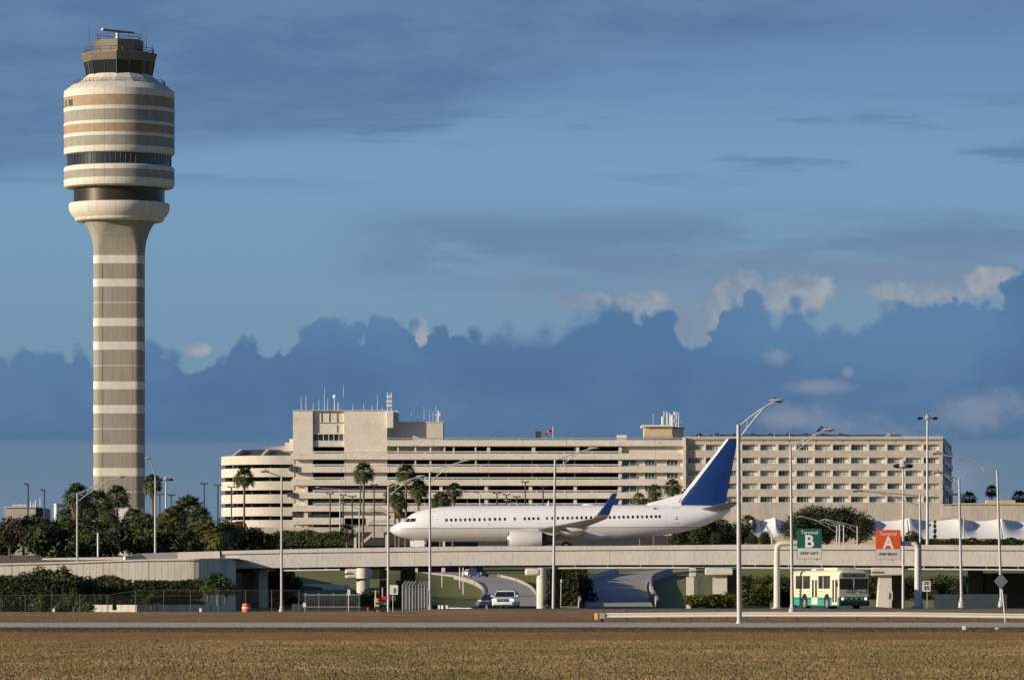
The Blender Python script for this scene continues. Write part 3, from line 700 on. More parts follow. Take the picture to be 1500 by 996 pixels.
def skin(px, py, off=.012):                # point on near side of the fuselage at image px,py
    p, t, c, hw = stat(px); zc = (ZA(t)+ZA(c))/2; hh = (ZA(t)-ZA(c))/2; z = ZA(py); s = max(-.98, min(.98, (z-zc)/hh))
    return Vector((XA(px), -hw*math.sqrt(1-s*s) - off, z))
def patch(name, outline, m, parent, off=.012):
    pts = [skin(px, py, off) for px, py in outline]
    q = MB(); q.add(pts, [tuple(range(len(pts)))]); return q.build(name, m, parent)
# windows
wx = [655,661.9,668.6,675.4,682.2,689,695.8,703.2,710.6,718.2,726,732.8,740.2, 754.8, 769.2,775.6,782,789, 801.8,809.6,817.8,824.8,832,838.6,845.4,852.2,859,866,872.8,880,887,893.6,900,907,913.5,920,927,934,940.6,947.4,954,960.6,966]
for i, p in enumerate(wx):
    py = 761.9 - (p-655)/311*4.6
    pts = [(p+1.65*math.cos(a)*(abs(math.cos(a))**-.35 if abs(math.cos(a)) > .1 else 1), py+2.3*math.sin(a)*(abs(math.sin(a))**-.35 if abs(math.sin(a)) > .1 else 1)) for a in [2*PI*k/12+.1 for k in range(12)]]
    patch('passenger_window', pts, darkglass if i*7 % 5 != 1 else cabshade, air, .015)
cw = patch('cockpit_window', [(592.2,763.9),(593.6,761.4),(595.5,759.6),(600,759.4),(600,764.3),(595.5,764.6)], darkglass, air, .07)
patch('cockpit_window', [(600.7,759.3),(605,759.1),(605,764.2),(600.7,764.3)], darkglass, air, .06)
patch('cockpit_window', [(605.6,759.1),(609.6,759.2),(609.3,762.6),(607.6,764.0),(605.6,764.2)], darkglass, air, .06)
def ring_outline(name, x0, x1, y0, y1, parent, wd=.25, m=None):
    q = MB(); o = []; n = 24
    def rr(x0, x1, y0, y1, r=1.2):
        out = []
        for cx_, cy_, a0 in ((x1-r,y0+r,-90),(x1-r,y1-r,0),(x0+r,y1-r,90),(x0+r,y0+r,180)):
            for k in range(5): a = math.radians(a0+k*22.5); out.append((cx_+r*math.cos(a), cy_+r*math.sin(a)))
        return out
    A = rr(x0, x1, y0, y1); B = rr(x0+wd, x1-wd, y0+wd, y1-wd, 1.0); n = len(A)
    q.add([skin(*p, .012) for p in A] + [skin(*p, .012) for p in B], [(i, (i+1)%n, n+(i+1)%n, n+i) for i in range(n)])
    return q.build(name, m or bellyp, parent)
ring_outline('entry_door', 630.5, 639, 749, 773, air, .3, wingm); ring_outline('aft_door', 985.5, 995, 744.5, 768, air, .36, galvd)
ring_outline('overwing_exit', 785.5, 793, 754.5, 767, air, .2); ring_outline('overwing_exit', 798, 805.8, 754.5, 767, air, .2)
patch('door_placard', [(989.5,760),(992.5,760),(992.5,761.6),(989.5,761.6)], darkm, air, .016)
patch('door_placard', [(990,757.6),(992,757.6),(992,758.4),(990,758.4)], darkm, air, .016)
patch('tail_flag', [(957.4,744.6),(960.6,744.6),(960.6,746.8),(957.4,746.8)], darkm, air, .014)
patch('tail_flag', [(960.8,744.9),(965,744.9),(965,746.6),(960.8,746.6)], goldp, air, .014)
for px, py in ((662,769.8),(717,768.4),(641,760.5),(634.6,757),(634.6,761)):
    patch('access_port', [(px-.8,py-.5),(px+.8,py-.5),(px+.8,py+.5),(px-.8,py+.5)], wingm, air, .014)
# wings
def airfoil(le, chord, th, n=14):
    pts = []
    for k in range(n+1):
        t = 1-k/n; t = 1-(1-t)**1.0; yt = 5*th*(.2969*math.sqrt(t)-.126*t-.3516*t*t+.2843*t**3-.1015*t**4)*chord; pts.append((le[0]+t*chord, le[1], le[2]+yt))
    for k in range(1, n):
        t = k/n; yt = 5*th*(.2969*math.sqrt(t)-.126*t-.3516*t*t+.2843*t**3-.1015*t**4)*chord; pts.append((le[0]+t*chord, le[1], le[2]-yt*.8))
    return pts
def make_wing(s, LE0=14.0):
    dih = math.tan(math.radians(3.9)); rz = 2.05
    secs = [(0, 0, 7.9, .13), (1.9, .98, 7.1, .13), (5.6, 2.95, 4.6, .115), (11, 5.75, 3.1, .10), (16.9, 8.85, 1.65, .095)]
    wg = MB(); wg.loft([airfoil((LE0+dx, s*y, rz + y*dih + (.25*(y/17)**2)), c, th) for y, dx, c, th in secs])
    o = wg.build('wing', wingm, air, smooth=True)
    # winglet: blended, swept, canted
    tz = rz + 16.9*dih + .25; q = MB(); prof_ = [(16.9,0,8.85,1.65),(17.25,.12,9.1,1.5),(17.5,.45,9.45,1.35)]
    bl = MB(); bl.loft([airfoil((LE0+dx, s*y, tz+dz), c, .08) for y, dz, dx, c in prof_]); bl.build('winglet_root', goldp, o, smooth=True)
    bl = MB(); rings = []
    for y, dz, dx, c in [(17.5,.45,9.45,1.35),(17.72,1.3,10.15,.98),(18.0,2.78,11.15,.56)]:
        a = airfoil((0,0,0), c, .09); rings.append([(LE0+dx+p[0], s*y + s*p[2]*.95, tz+dz - p[2]*.2) for p in a])
    bl.loft(rings); bl.build('winglet', bluep, o, smooth=True)
    for y, x0, ln in ((4.3, 6.6, 3.2), (7.2, 6.7, 3.0), (10.6, 7.3, 2.6)):
        f_ = MB(); f_.tube([(LE0+x0-ln*.5, s*y, rz+y*dih-.22), (LE0+x0-ln*.25, s*y, rz+y*dih-.42), (LE0+x0+ln*.15, s*y, rz+y*dih-.42), (LE0+x0+ln*.5, s*y, rz+y*dih-.12)], [.06,.24,.22,.03], 10)
        f_.build('flap_fairing', bellyp, o, smooth=True)
    return o
wn = make_wing(-1); wf = make_wing(1)
b = MB(); b.loft([[(x, hw*math.cos(2*PI*i/24), z + hh*math.sin(2*PI*i/24)) for i in range(24)] for x, hw, z, hh in ((12.3,.3,1.75,.2),(13.6,1.5,1.72,.5),(15.5,2.1,1.72,.66),(20,2.15,1.70,.7),(23.5,1.8,1.72,.55),(26.2,.3,1.8,.2))])
b.build('belly_fairing', bellyp, air, smooth=True)
# engines
def make_engine(s):
    y = s*4.85; x0 = XA(745)+.12; z = ZA(788.2)-.16; R_ = 1.02
    prof_ = [(0,.80),(.12,.88),(.5,.955),(1.2,1.0),(2.2,1.0),(3.1,.93),(3.75,.82)]
    q = MB(); q.loft([[(x0+x, y+R_*r_*math.cos(2*PI*i/28), z+R_*r_*math.sin(2*PI*i/28)) for i in range(28)] for x, r_ in prof_], caps=False)
    n = len(q.v); o = q.build('engine', engm, air, smooth=True)
    q = MB(); q.loft([[(x0+x, y+R_*r_*math.cos(2*PI*i/28), z+R_*r_*math.sin(2*PI*i/28)) for i in range(28)] for x, r_ in [(.7,.66),(.3,.70),(0,.775),(-.05,.80),(.0,.83),(.13,.885)]], caps=False); q.build('inlet_lip', lipm, o, smooth=True)
    q = MB(); q.loft([[(x0+x, y+R_*r_*math.cos(2*PI*i/24), z+R_*r_*math.sin(2*PI*i/24)) for i in range(24)] for x, r_ in [(.62,.66),(.64,.02)]]); q.build('fan', darkm, o)
    q = MB(); q.loft([[(x0+x, y+R_*r_*math.cos(2*PI*i/24), z+R_*r_*math.sin(2*PI*i/24)) for i in range(24)] for x, r_ in [(3.4,.72),(3.72,.66),(4.5,.5),(4.9,.42),(4.95,.2),(5.6,.04)]]); q.build('exhaust_nozzle', darkm, o, smooth=True)
    q = MB(); q.loft([[(xx, y+w_, zz-.02) for w_, zz in ((-hw,zb),(hw,zb),(hw,zt),(-hw,zt))] for xx, hw, zb, zt in ((x0+1.3,.04,z+.9,z+1.02),(x0+2.6,.16,z+.85,z+1.22),(x0+4.6,.18,z+.35,z+1.25),(x0+6.6,.05,z+.75,z+1.15))]); q.build('pylon', bellyp, o)
make_engine(-1); make_engine(1)
# fin
def finsec(pts, th):                       # loft in z: list of (z, xle, xte)
    rings = []
    for z, xa, xb in pts:
        a = airfoil((0,0,0), xb-xa, th); rings.append([(xa+p[0], p[2], z) for p in a])
    return rings
fb = ZA(741.5); ft = ZA(643.8)
xl0, xl1 = XA(990), XA(1066); xt0, xt1 = XA(1061.5), XA(1080)
q = MB(); q.loft(finsec([(fb, xl0, xt0), (fb+(ft-fb)*.5, (xl0+xl1)/2, (xt0+xt1)/2), (ft, xl1, xt1)], .10)); vs_ = q.build('vertical_stabilizer', bluep, air, smooth=True)
q = MB(); q.loft([[(x, w_, z) for x, w_ in ((xa,0),(xb,.09),(xb,-.09))] for z, xa, xb in ((fb+ .1, XA(987.2), xl0+.35), (ft-.02, XA(1064.2), xl1+.12))]); q.build('leading_edge', whitep, vs_)
q = MB(); q.loft([[(x, w_*.26, z) for x, w_ in ((xa,0),(xa+.5,1),(xb,1),(xb,-1),(xa+.5,-1))] for z, xa, xb in ((ZA(741.5),XA(944),XA(998)),(ZA(737),XA(952),XA(998)))] ); q.build('dorsal_fairing', whitep, air)
q = MB(); q.add([(XA(948),0,ZA(738.5)),(XA(994),.0,ZA(725.5)),(XA(1003),0,ZA(723)),(XA(990),-.18,ZA(741)),(XA(990),.18,ZA(741)),(XA(948),-.1,ZA(741)),(XA(948),.1,ZA(741))],[(0,1,3,5),(1,2,3),(0,6,4,1),(1,4,2)]); q.build('dorsal_fairing', whitep, air)
q = MB(); z0 = ft; 
q.loft([[(x, w_, z) for x, w_ in ((xa,.13*k),(xb,0),(xa,-.13*k))] for z, xa, xb, k in ((fb+.5, XA(1043), xt0+.12, 1.5), (ft-.3, XA(1073.5), xt1+.0, .5))]); q.build('rudder', bluep, vs_)
# tailplanes
for s in (-1, 1):
    q = MB(); q.loft([airfoil((XA(1022)+dx, s*y, ZA(748)+y*.115), c, .09) for y, dx, c in ((.3,0,3.4),(7.1,3.55,1.05))]); q.build('horizontal_stabilizer', wingm, air, smooth=True)
# gear
def wheel(x, y, r, w_, parent):
    q = MB()
    rings = [[(x+rr_*math.cos(2*PI*i/20), y+yy, r+rr_*math.sin(2*PI*i/20)) for i in range(20)] for yy, rr_ in ((-w_/2,r*.6),(-w_/2,r*.9),(-w_*.3,r),(w_*.3,r),(w_/2,r*.9),(w_/2,r*.6))]
    q.loft(rings); o = q.build('wheel', tyre, parent, smooth=True)
    q = MB(); q.loft([[(x+r*.55*math.cos(2*PI*i/16), y+yy, r+r*.55*math.sin(2*PI*i/16)) for i in range(16)] for yy in (-w_/2-.01, w_/2+.01)]); q.build('rim', rimm, o)
def gear(name, x, ys, r, zt, door=None):
    q = MB(); yc = sum(ys)/len(ys); q.tube([(x,yc,r),(x,yc,zt)], .11, 10); q.tube([(x,yc,r+.35),(x-.9,yc,zt)], .05, 8); q.tube([(x,ys[0],r),(x,ys[-1],r)], .07, 8)
    o = q.build(name, lampm, air)
    for y in ys: wheel(x, y, r, .32, o)
    return o
ng = gear('nose_gear', XA(624), (-.22,.22), .35, 1.3)
for y_ in (-.62, .58):
    q = MB(); q.box(XA(601), XA(622), y_, y_+.04, .62, 1.3); q.build('gear_door', whitep, ng)
gear('main_gear', XA(830), (-3.3,-2.5), .56, 1.9); gear('main_gear', XA(830), (2.5,3.3), .56, 1.9)
q = MB(); q.prism([(XA(800.5),ZA(740.3)),(XA(804),ZA(740.3)),(XA(804.3),ZA(733.5)),(XA(803),ZA(734))], -.02, .02); q.build('antenna_blade', whitep, air)
q = MB(); q.ell((XA(862), 0, ZA(740.2)), (.75,.35,.16), 14, 6); q.build('antenna_dome', whitep, air, smooth=True)
q = MB(); q.prism([(XA(868),ZA(792.5)),(XA(869.5),ZA(792.5)),(XA(871),ZA(797)),(XA(870),ZA(797))], -.02, .02); q.build('antenna_blade', darkm, air)
air.location = (X(571,590), 590, DZ); air.rotation_euler = (0, math.radians(-.10), math.radians(-1.6))

# ---------------------------------------------------------------- control tower
YT = 1255.0; ctx = X(174.7, YT); 
tw = thing('control_tower', 'tall striped concrete airport control tower with a wide round drum head and dark cab', 'control tower', (ctx, YT, 0))
RT = lambda hw: hw*YT/F
ZT = lambda py: Z(py, YT)
def rsq(hw, cr, z, n=8):
    out = []
    for k, (sx, sy) in enumerate(((1,-1),(1,1),(-1,1),(-1,-1))):
        for i in range(n+1):
            a = math.radians(-90 + 90*k + 90*i/n)
            out.append((ctx+sx*(hw-cr)+cr*math.cos(a), YT+sy*(hw-cr)+cr*math.sin(a), z))
    return out
hw0 = RT(35.8); cr0 = RT(11)
lb = [(376,388),(410.5,422),(467.7,479.5),(502,514),(560,571.5),(594.5,606.5),(652,663.5),(686,698),(744,756)]
prev = 372
for i, (a, c) in enumerate(lb):
    q = MB(); q.loft([rsq(hw0, cr0, ZT(a)), rsq(hw0, cr0, ZT(prev))]); q.build('shaft_panel', shaftm, tw, smooth=True)
    q = MB(); q.loft([rsq(hw0+.06, cr0, ZT(c)), rsq(hw0+.06, cr0, ZT(a))]); q.build('shaft_band', bandc, tw, smooth=True); prev = c
q = MB(); q.loft([rsq(hw0, cr0, 0), rsq(hw0, cr0, ZT(756))]); q.build('shaft_panel', shaftm, tw, smooth=True)
q = MB()
for py in (445, 537, 629, 721): q.loft([rsq(hw0+.03, cr0, ZT(py+.55)), rsq(hw0+.03, cr0, ZT(py-.55))])
q.build('shaft_joint', bandc, tw)
q = MB()
for x_ in (-.62, .62):
    q.box(ctx+x_*hw0-.06, ctx+x_*hw0+.06, YT-hw0-.05, YT-hw0+.02, ZT(745), ZT(376))
q.build('shaft_groove', greyagg, tw)
q = MB(); q.loft([rsq(RT(a), RT(c), ZT(p)) for p, a, c in ((372,35.8,11),(362,36.6,13),(352,38.4,18),(341,42.5,25),(332,47,33),(325.5,52.5,44),(323,53,48))]); q.build('flared_capital', shaftm, tw, smooth=True)
def flute(a, c):
    q = MB()
    for k in range(a, c):
        t = math.radians(k*4.2)
        P_ = []
        for p, hw in ((362,37.8),(352,40.2),(341,44.6),(332,49.8),(326,54)):
            P_.append((ctx+RT(hw)*math.sin(t)*1.0, YT-RT(hw)*math.cos(t)*1.0, ZT(p)))
        q.tube(P_, .07, 4)
    return q
def lring(name, prof_, m, n=96, smooth=True):
    q = MB(); pr = [(RT(r_), ZT(p)) for r_, p in prof_]; q.lathe(pr, n, (ctx, YT)); return q.build(name, m, tw, smooth=smooth)
lring('bowl_ring', [(53,326),(62,325.5),(64.5,324),(65.5,321.8),(64.8,321),(69.5,316),(72.8,310),(73.8,305),(73.8,301),(73,298.6),(66,298)], cream)
lring('lower_drum', [(66.5,299),(66.5,276)], darkbronze)
lring('pod_ring', [(66,277),(77,276.6),(79.6,275),(81,271.5),(81,265)], cream)
lring('pod_panel_ring', [(80.7,265),(80.7,253.2)], greyagg)
lring('pod_ring', [(81,253.2),(81,248.5),(79.6,246.2),(76,245.2),(70,245)], cream)
lring('window_band', [(75.8,246),(75.8,227.5)], darkglass)
q = MB()
for k in range(64):
    t = 2*PI*k/64
    q.tube([(ctx+RT(76.1)*math.cos(t), YT+RT(76.1)*math.sin(t), ZT(246)), (ctx+RT(76.1)*math.cos(t), YT+RT(76.1)*math.sin(t), ZT(228))], .055, 4)
q.build('window_mullions', railm, tw)
lring('pod_ring', [(72,229),(77,229),(79.8,227.6),(81,224.5),(81,219)], cream)
lring('pod_panel_ring', [(80.7,219),(80.7,204.5)], greyagg)
lring('pod_ring', [(81.1,204.5),(81.1,199.5)], cream)
lring('pod_panel_ring', [(80.7,199.5),(80.7,187)], brownp)
lring('pod_ring', [(81.1,187),(81.1,182.5)], cream)
lring('pod_panel_ring', [(80.7,182.5),(80.7,166.6)], greyagg)
lring('pod_ring', [(81.1,166.6),(81.1,161)], cream)
lring('pod_panel_ring', [(80.7,161),(80.7,145.5)], brownp)
lring('pod_ring', [(81.2,145.5),(80.6,135.2),(68,125.5),(61,124.5)], cream)
for t0, w_ in ((-69.5,1.9),(-57,3.0)):
    q = MB(); t = math.radians(t0); n_ = Vector((math.sin(t), -math.cos(t), 0)); tt = Vector((math.cos(t), math.sin(t), 0)); c_ = Vector((ctx, YT, 0)) + n_*(RT(80.7)+.02)
    a = c_ - tt*w_*.32; d = c_ + tt*w_*.32
    q.add([(a.x,a.y,ZT(159)),(d.x,d.y,ZT(159)),(d.x,d.y,ZT(150)),(a.x,a.y,ZT(150))]+[(p.x-n_.x*.4,p.y-n_.y*.4,z) for p,z in ((a,ZT(159)),(d,ZT(159)),(d,ZT(150)),(a,ZT(150)))], [(0,1,2,3),(4,7,6,5),(0,4,5,1),(1,5,6,2),(2,6,7,3),(3,7,4,0)])
    q.build('pod_window', blueglass, tw)
def octr(name, prof_, m, n=8, ph=-PI/2, smooth=False, par=None):
    q = MB(); q.lathe([(RT(r_)/math.cos(PI/n)*.985, ZT(p)) for r_, p in prof_], n, (ctx, YT), ph=ph); return q.build(name, m, par or tw, smooth=smooth)
octr('upper_skirt', [(62,125),(60,122.5),(46.5,111)], cream, 16)
def railing(name, R_, p0, p1, n, m, rows=3, par=None, th=.045):
    q = MB()
    for k in range(n):
        t = 2*PI*k/n; x_, y_ = ctx+RT(R_)*math.cos(t), YT+RT(R_)*math.sin(t); q.tube([(x_,y_,ZT(p0)),(x_,y_,ZT(p1))], th, 4)
    for j in range(rows):
        z = ZT(p1)-.05 + (ZT(p0)-ZT(p1))*j/rows
        q.tube([(ctx+RT(R_)*math.cos(2*PI*k/48), YT+RT(R_)*math.sin(2*PI*k/48), z) for k in range(49)], th, 4)
    return q.build(name, m, par or tw)
railing('lower_railing', 67, 127.5, 119.5, 60, railm, 4)
octr('cab_glass', [(44.8,112.5),(48.6,91.5)], darkglass)
for k in range(16):
    q = MB(); t = -PI/2 + 2*PI*k/16; f_ = 1/math.cos(PI/8)*.985 if k % 2 == 0 else .985
    q.tube([(ctx+RT(45.2)*f_*math.cos(t), YT+RT(45.2)*f_*math.sin(t), ZT(112.5)), (ctx+RT(49)*f_*math.cos(t), YT+RT(49)*f_*math.sin(t), ZT(91.5))], .10, 4)
    q.build('cab_mullion', railm, tw)
octr('cab_fascia', [(48.8,92),(52,81.5),(52,79.5),(46,79)], browncab)
railing('roof_railing', 50.5, 79.5, 72.5, 18, railm, 2, th=.07)
octr('penthouse', [(33,80),(33,60.5),(31,59.8)], browncab)
railing('penthouse_railing', 32, 60, 51.5, 12, railm, 2, th=.06)
q = MB(); q.lathe([(.7,ZT(60)),(.55,ZT(57)),(.4,ZT(53)),(.5,ZT(49)),(.2,ZT(48))], 14, (ctx-RT(2.5), YT)); rp = q.build('radar_pedestal', antm, tw, smooth=True)
q = MB(); a = Vector((X(151,YT),YT-.6,ZT(44.3))); c = Vector((X(197,YT),YT+.8,ZT(48.3))); q.tube([a, a+(c-a)*.1, a+(c-a)*.9, c], [.35,.28,.26,.15], 8); q.build('radar_bar', railm, rp, smooth=True)
q = MB(); q.ell(tuple(a), (.5,.4,.42)); q.build('radar_feed', antm, rp, smooth=True)
for px, y0, y1, dy, r_ in ((132,73,34,-2,.09),(214.6,73,38,-1,.09),(140.5,60,48,3,.12),(126.5,79,68,-2,.1),(206.5,60,32,1,.05),(209.5,73,35,3,.05),(138,74,36,4,.04),(222.5,79,66,1,.09),(192,60,50,2,.06),(184,60,46,-1,.05)):
    q = MB(); q.tube([(X(px,YT),YT+dy,ZT(y0)),(X(px,YT),YT+dy,ZT(y1))], [r_, r_*.4], 5); q.build('antenna', railm, tw)
# ---------------------------------------------------------------- terminal buildings at about 1200 m
YB = 1200.0
bx = lambda p: X(p, YB)
bz = lambda p: Z(p, YB)
def bb(q, px0, px1, py0, py1, y0, y1):
    k = max(y0, YB) if y0 > YB+1.9 else YB
    return q.box(X(px0,k), X(px1,k), y0, y1, Z(py1,k), Z(py0,k))
def one(name, m, parent, *boxes, **k):
    q = MB()
    for a in boxes: bb(q, *a)
    return q.build(name, m, parent, **k)
gar = thing('parking_garage', 'long cream multi-storey parking garage with dark open decks behind the airliner', 'parking garage', (bx(700), YB, 5))
tops = [644.6, 664, 683, 702, 721, 740, 759]
for i, t in enumerate(tops):
    if i == 0: one('parapet', garagec, gar, (567,1003,t,t+8.8,YB-.9,YB-.4), bevel=0)
    else: one('parapet', garagec, gar, (505 if i > 1 else 426,1003 if i < 6 else 860,t,t+9,YB-.9,YB-.4))
    one('floor_slab', pierc, gar, (430 if i else 570,1002,t+7.4,t+8.9,YB-.38,YB+34))
    if i < 6:
        q = MB(); z = bz(t-2.2 if i else t-2.4); x0, x1 = (bx(567), bx(1380)) if i == 0 else (bx(460), bx(908)); q.tube([(x0,YB-.65,z),(x1,YB-.65,z)], .13, 4)
        n = int((x1-x0)/6)
        for k in range(n+1): xx = x0+(x1-x0)*k/n; q.tube([(xx,YB-.65,z),(xx,YB-.65,bz(t))], .08, 4)
        q.build('guard_rail', whitec if i else lampm, gar)
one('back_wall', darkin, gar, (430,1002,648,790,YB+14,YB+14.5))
cols = {0:[583,608.5,630.5,651,664.5,696.5,715.6,781.5,846,908.5], 1:[608.5,630.5,697,908.3], 2:[908.3], 3:[575,646,712,777,842.5,907.8], 4:[575,646,712,777,842.5,908], 5:[575,646,712,777,842.5,908]}
for lv, ps in cols.items():
    for p in ps:
        w_ = 2.4 if lv > 2 or p > 840 or p == 781.5 or p == 715.6 else 1.1
        one('column', garagec if lv < 3 else pierc, gar, (p-w_,p+w_,tops[lv]+8.6,tops[lv+1]+.5,YB-.36,YB+.6))
for lv in range(6):                        # set-back row of inner columns
    for k in range(10):
        if lv < 4 and k % 2: continue
        q = MB(); bb(q, 590+k*31.5-1.2, 590+k*31.5+1.2, tops[lv]+8.8, tops[lv+1]+8, YB+8, YB+9); q.build('inner_column', garagec, gar)
# windowed bays at right end of the garage
for lv in range(5):
    t0, t1 = tops[lv]+8.9, tops[lv+1]
    one('infill_wall', garagec if lv == 0 else towerc, gar, (911,1001,t0,t1,YB+.4,YB+.9))
    if lv:
        for k, (a, c) in enumerate(((912,933),(944.5,959),(976.5,993))):
            q = MB(); bb(q, a, c, t0+.9, t1-1.5, YB+.35, YB+.45); o = q.build('window', blueglass, gar)
            q = MB(); n = 3 if k else 2
            for j in range(n+1):
                p = a+(c-a)*j/n; bb(q, p-.35, p+.35, t0+.9, t1-1.5, YB+.22, YB+.36)
            bb(q, a, c, t1-1.9, t1-1.5, YB+.22, YB+.36); q.build('frame', whitec, o)
one('end_wall', towerc, gar, (1000,1004.5,640.5,790,YB-1.0,YB+6))
one('lower_wall', garagec, gar, (535,700,762,784,YB-.3,YB+.3)); one('lower_wall_shade', darkin, gar, (535,1003,784,799,YB-.3,YB+.3)); one('lower_wall', garagec, gar, (700,1003,768,784,YB-.3,YB+.3))  # dark strip stands in for the shade below the airliner belly
one('vent_box', darkin, gar, (784.5,793,631.5,642,YB+10,YB+13)); one('roof_hut', whitec, gar, (904,918,637,644,YB+1,YB+4))
q = MB()
for p in range(755, 783, 4): q.tube([(bx(p),YB+9,bz(643)),(bx(p),YB+9,bz(639.5))], .12, 4)
q.tube([(bx(754),YB+9,bz(640.5)),(bx(783),YB+9,bz(640))], .1, 4); q.build('roof_railing', railm, gar)
fp = thing('flagpole', 'thin flagpole flying a small red flag on the garage roof', 'flagpole', (bx(810.5), YB+11, bz(643)))
q = MB(); q.tube([(bx(810.5),YB+11,bz(643)),(bx(810.5),YB+11,bz(621.5))], .06, 6); q.build('pole', antm, fp)
q = MB(); n = 10; vs = []
for i in range(n+1):
    t = i/n; 
    for w_ in (0, 1): vs.append((bx(810 - t*10), YB+11+.25*math.sin(t*9), bz(624.5 + t*7 + w_*4.2 + .5*math.sin(t*7))))
q.add(vs, [(2*i, 2*i+1, 2*i+3, 2*i+2) for i in range(n)]); q.build('flag', redt, fp)

# office block rising over the garage
off = thing('office_block', 'tall blank stained concrete block above the left of the garage with roof antennas', 'building', (bx(500), YB, 5))
one('wall', towerc, off, (429,458,601.2,797,YB+.4,YB+22), (504,567,601.2,720,YB+.4,YB+22))
one('wall', towerc, off, (457.5,504.5,601.2,634.5,YB+1.1,YB+20))
one('spandrel', towerc, off, (457.5,504.5,646,654,YB+1.0,YB+3))
one('lower_wall', garagec, off, (504,567,720,797,YB+.5,YB+20))
one('overhang', towerc, off, (567.2,576,601.2,626.5,YB-.4,YB+18)); one('overhang', towerc, off, (576,582.5,601.6,626.5,YB+6,YB+20))
one('side_wall', towerc, off, (567.2,571,626.6,665,YB+2,YB+22))
one('annex', rampc, off, (568,649,618.4,664,YB+3,YB+24)); one('annex_cap', pierc, off, (568,649.5,617.6,618.4,YB+2.8,YB+24.2))
one('side_step', towerc, off, (417,429.4,648,660.5,YB+2,YB+12)); one('side_step', towerc, off, (424,429.4,643,648.2,YB+3,YB+12))
q = MB()
for p in (458.3, 470, 481.6, 493): bb(q, p, p+.8, 604, 618, YB+.95, YB+1.12)
bb(q, 493, 493.8, 622, 633, YB+.95, YB+1.12); bb(q, 458, 504, 618.4, 619.2, YB+.9, YB+1.12); q.build('panel_joint', greyagg, off)
fr = one('window', darkglass, off, (458.5,503.5,635.8,645,YB+1.2,YB+1.5))
q = MB()
for p in (458.3,466.2,473.6,481.3,488.8,496.3,503): bb(q, p-.4, p+.4, 635.3, 645.4, YB+1.02, YB+1.22)
bb(q, 458, 504, 634.8, 635.8, YB+.9, YB+1.25); bb(q, 458, 504, 645, 645.8, YB+.9, YB+1.25); q.build('frame', whitec, fr)
one('blind', railm, fr, (459,465.7,636,645,YB+1.12,YB+1.19)); one('blind', railm, fr, (497,502.5,636,645,YB+1.12,YB+1.19))
one('roof_cap', pierc, off, (428.6,567.4,600.6,601.4,YB+.2,YB+22.2))
for i in range(1, 5):                      # projecting decks across the block front
    one('deck_parapet', garagec, off, (426+i*.2,505.0 if i > 1 else 426.4,tops[i],tops[i]+9,YB-.9,YB-.4)) if i > 1 else None
    q = MB(); q.tube([(bx(458),YB-.2,bz(tops[i]-2)),(bx(504),YB-.2,bz(tops[i]-2))], .12, 4); q.build('guard_rail', whitec, off)
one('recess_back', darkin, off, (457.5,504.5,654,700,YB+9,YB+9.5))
one('deck_parapet', garagec, off, (429,505,740,749,YB-.9,YB-.4)); one('deck_parapet', garagec, off, (429,536,758,768,YB-.9,YB-.4))
one('corner_column', pierc, off, (446,451,711,797,YB-.35,YB+.6)); 
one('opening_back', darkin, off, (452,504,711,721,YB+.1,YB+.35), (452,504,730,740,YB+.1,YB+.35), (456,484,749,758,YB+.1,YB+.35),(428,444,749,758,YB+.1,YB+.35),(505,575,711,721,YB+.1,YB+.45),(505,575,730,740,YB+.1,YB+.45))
one('cabin', blueglass, off, (424,433.5,682.5,690,YB-1.5,YB-.95)); one('cabin', blueglass, off, (421,430.5,721,728,YB-1.5,YB-.95))
def ant(par, lst, base_y, yo, r_=.09):
    for p, yt in lst:
        q = MB(); q.tube([(X(p,YB),YB+yo,Z(base_y,YB)),(X(p,YB),YB+yo,Z(yt,YB))], [r_, r_*.5], 5); q.build('antenna', antm, par)
ant(off, [(440,580),(447,578),(457.5,589),(466,584),(474,568),(479,583),(502,562),(516,590),(532,590),(544,592),(552,577),(559,594)], 601, 5, .08)
ant(off, [(489,578),(494.5,588)], 601, 4, .14)
q = MB(); q.ell((bx(489.5),YB+4,bz(580)),(.5,.3,.5),8,6); q.build('dish', antm, off)
q = MB()
for p in (567.5, 572.5): q.tube([(bx(p),YB+4,bz(601)),(bx(p),YB+4,bz(574))], .12, 5)
for y_ in (579,586,592): bb(q, 566, 574, y_, y_+3.6, YB+3.6, YB+4.4)
q.build('antenna_mast', antm, off)
ant(off, [(583,598),(600,600),(609,604),(619,592),(627,596),(632,600),(637,590),(639,602)], 618, 20, .07)
q = MB(); q.tube([(bx(640.5),YB+20,bz(618)),(bx(640.5),YB+20,bz(597))], .2, 5); bb(q, 636, 645, 607.4, 608.4, YB+19.8, YB+20.2); bb(q, 642, 645, 604, 610, YB+19.6, YB+20.4); q.build('antenna_mast', antm, off)

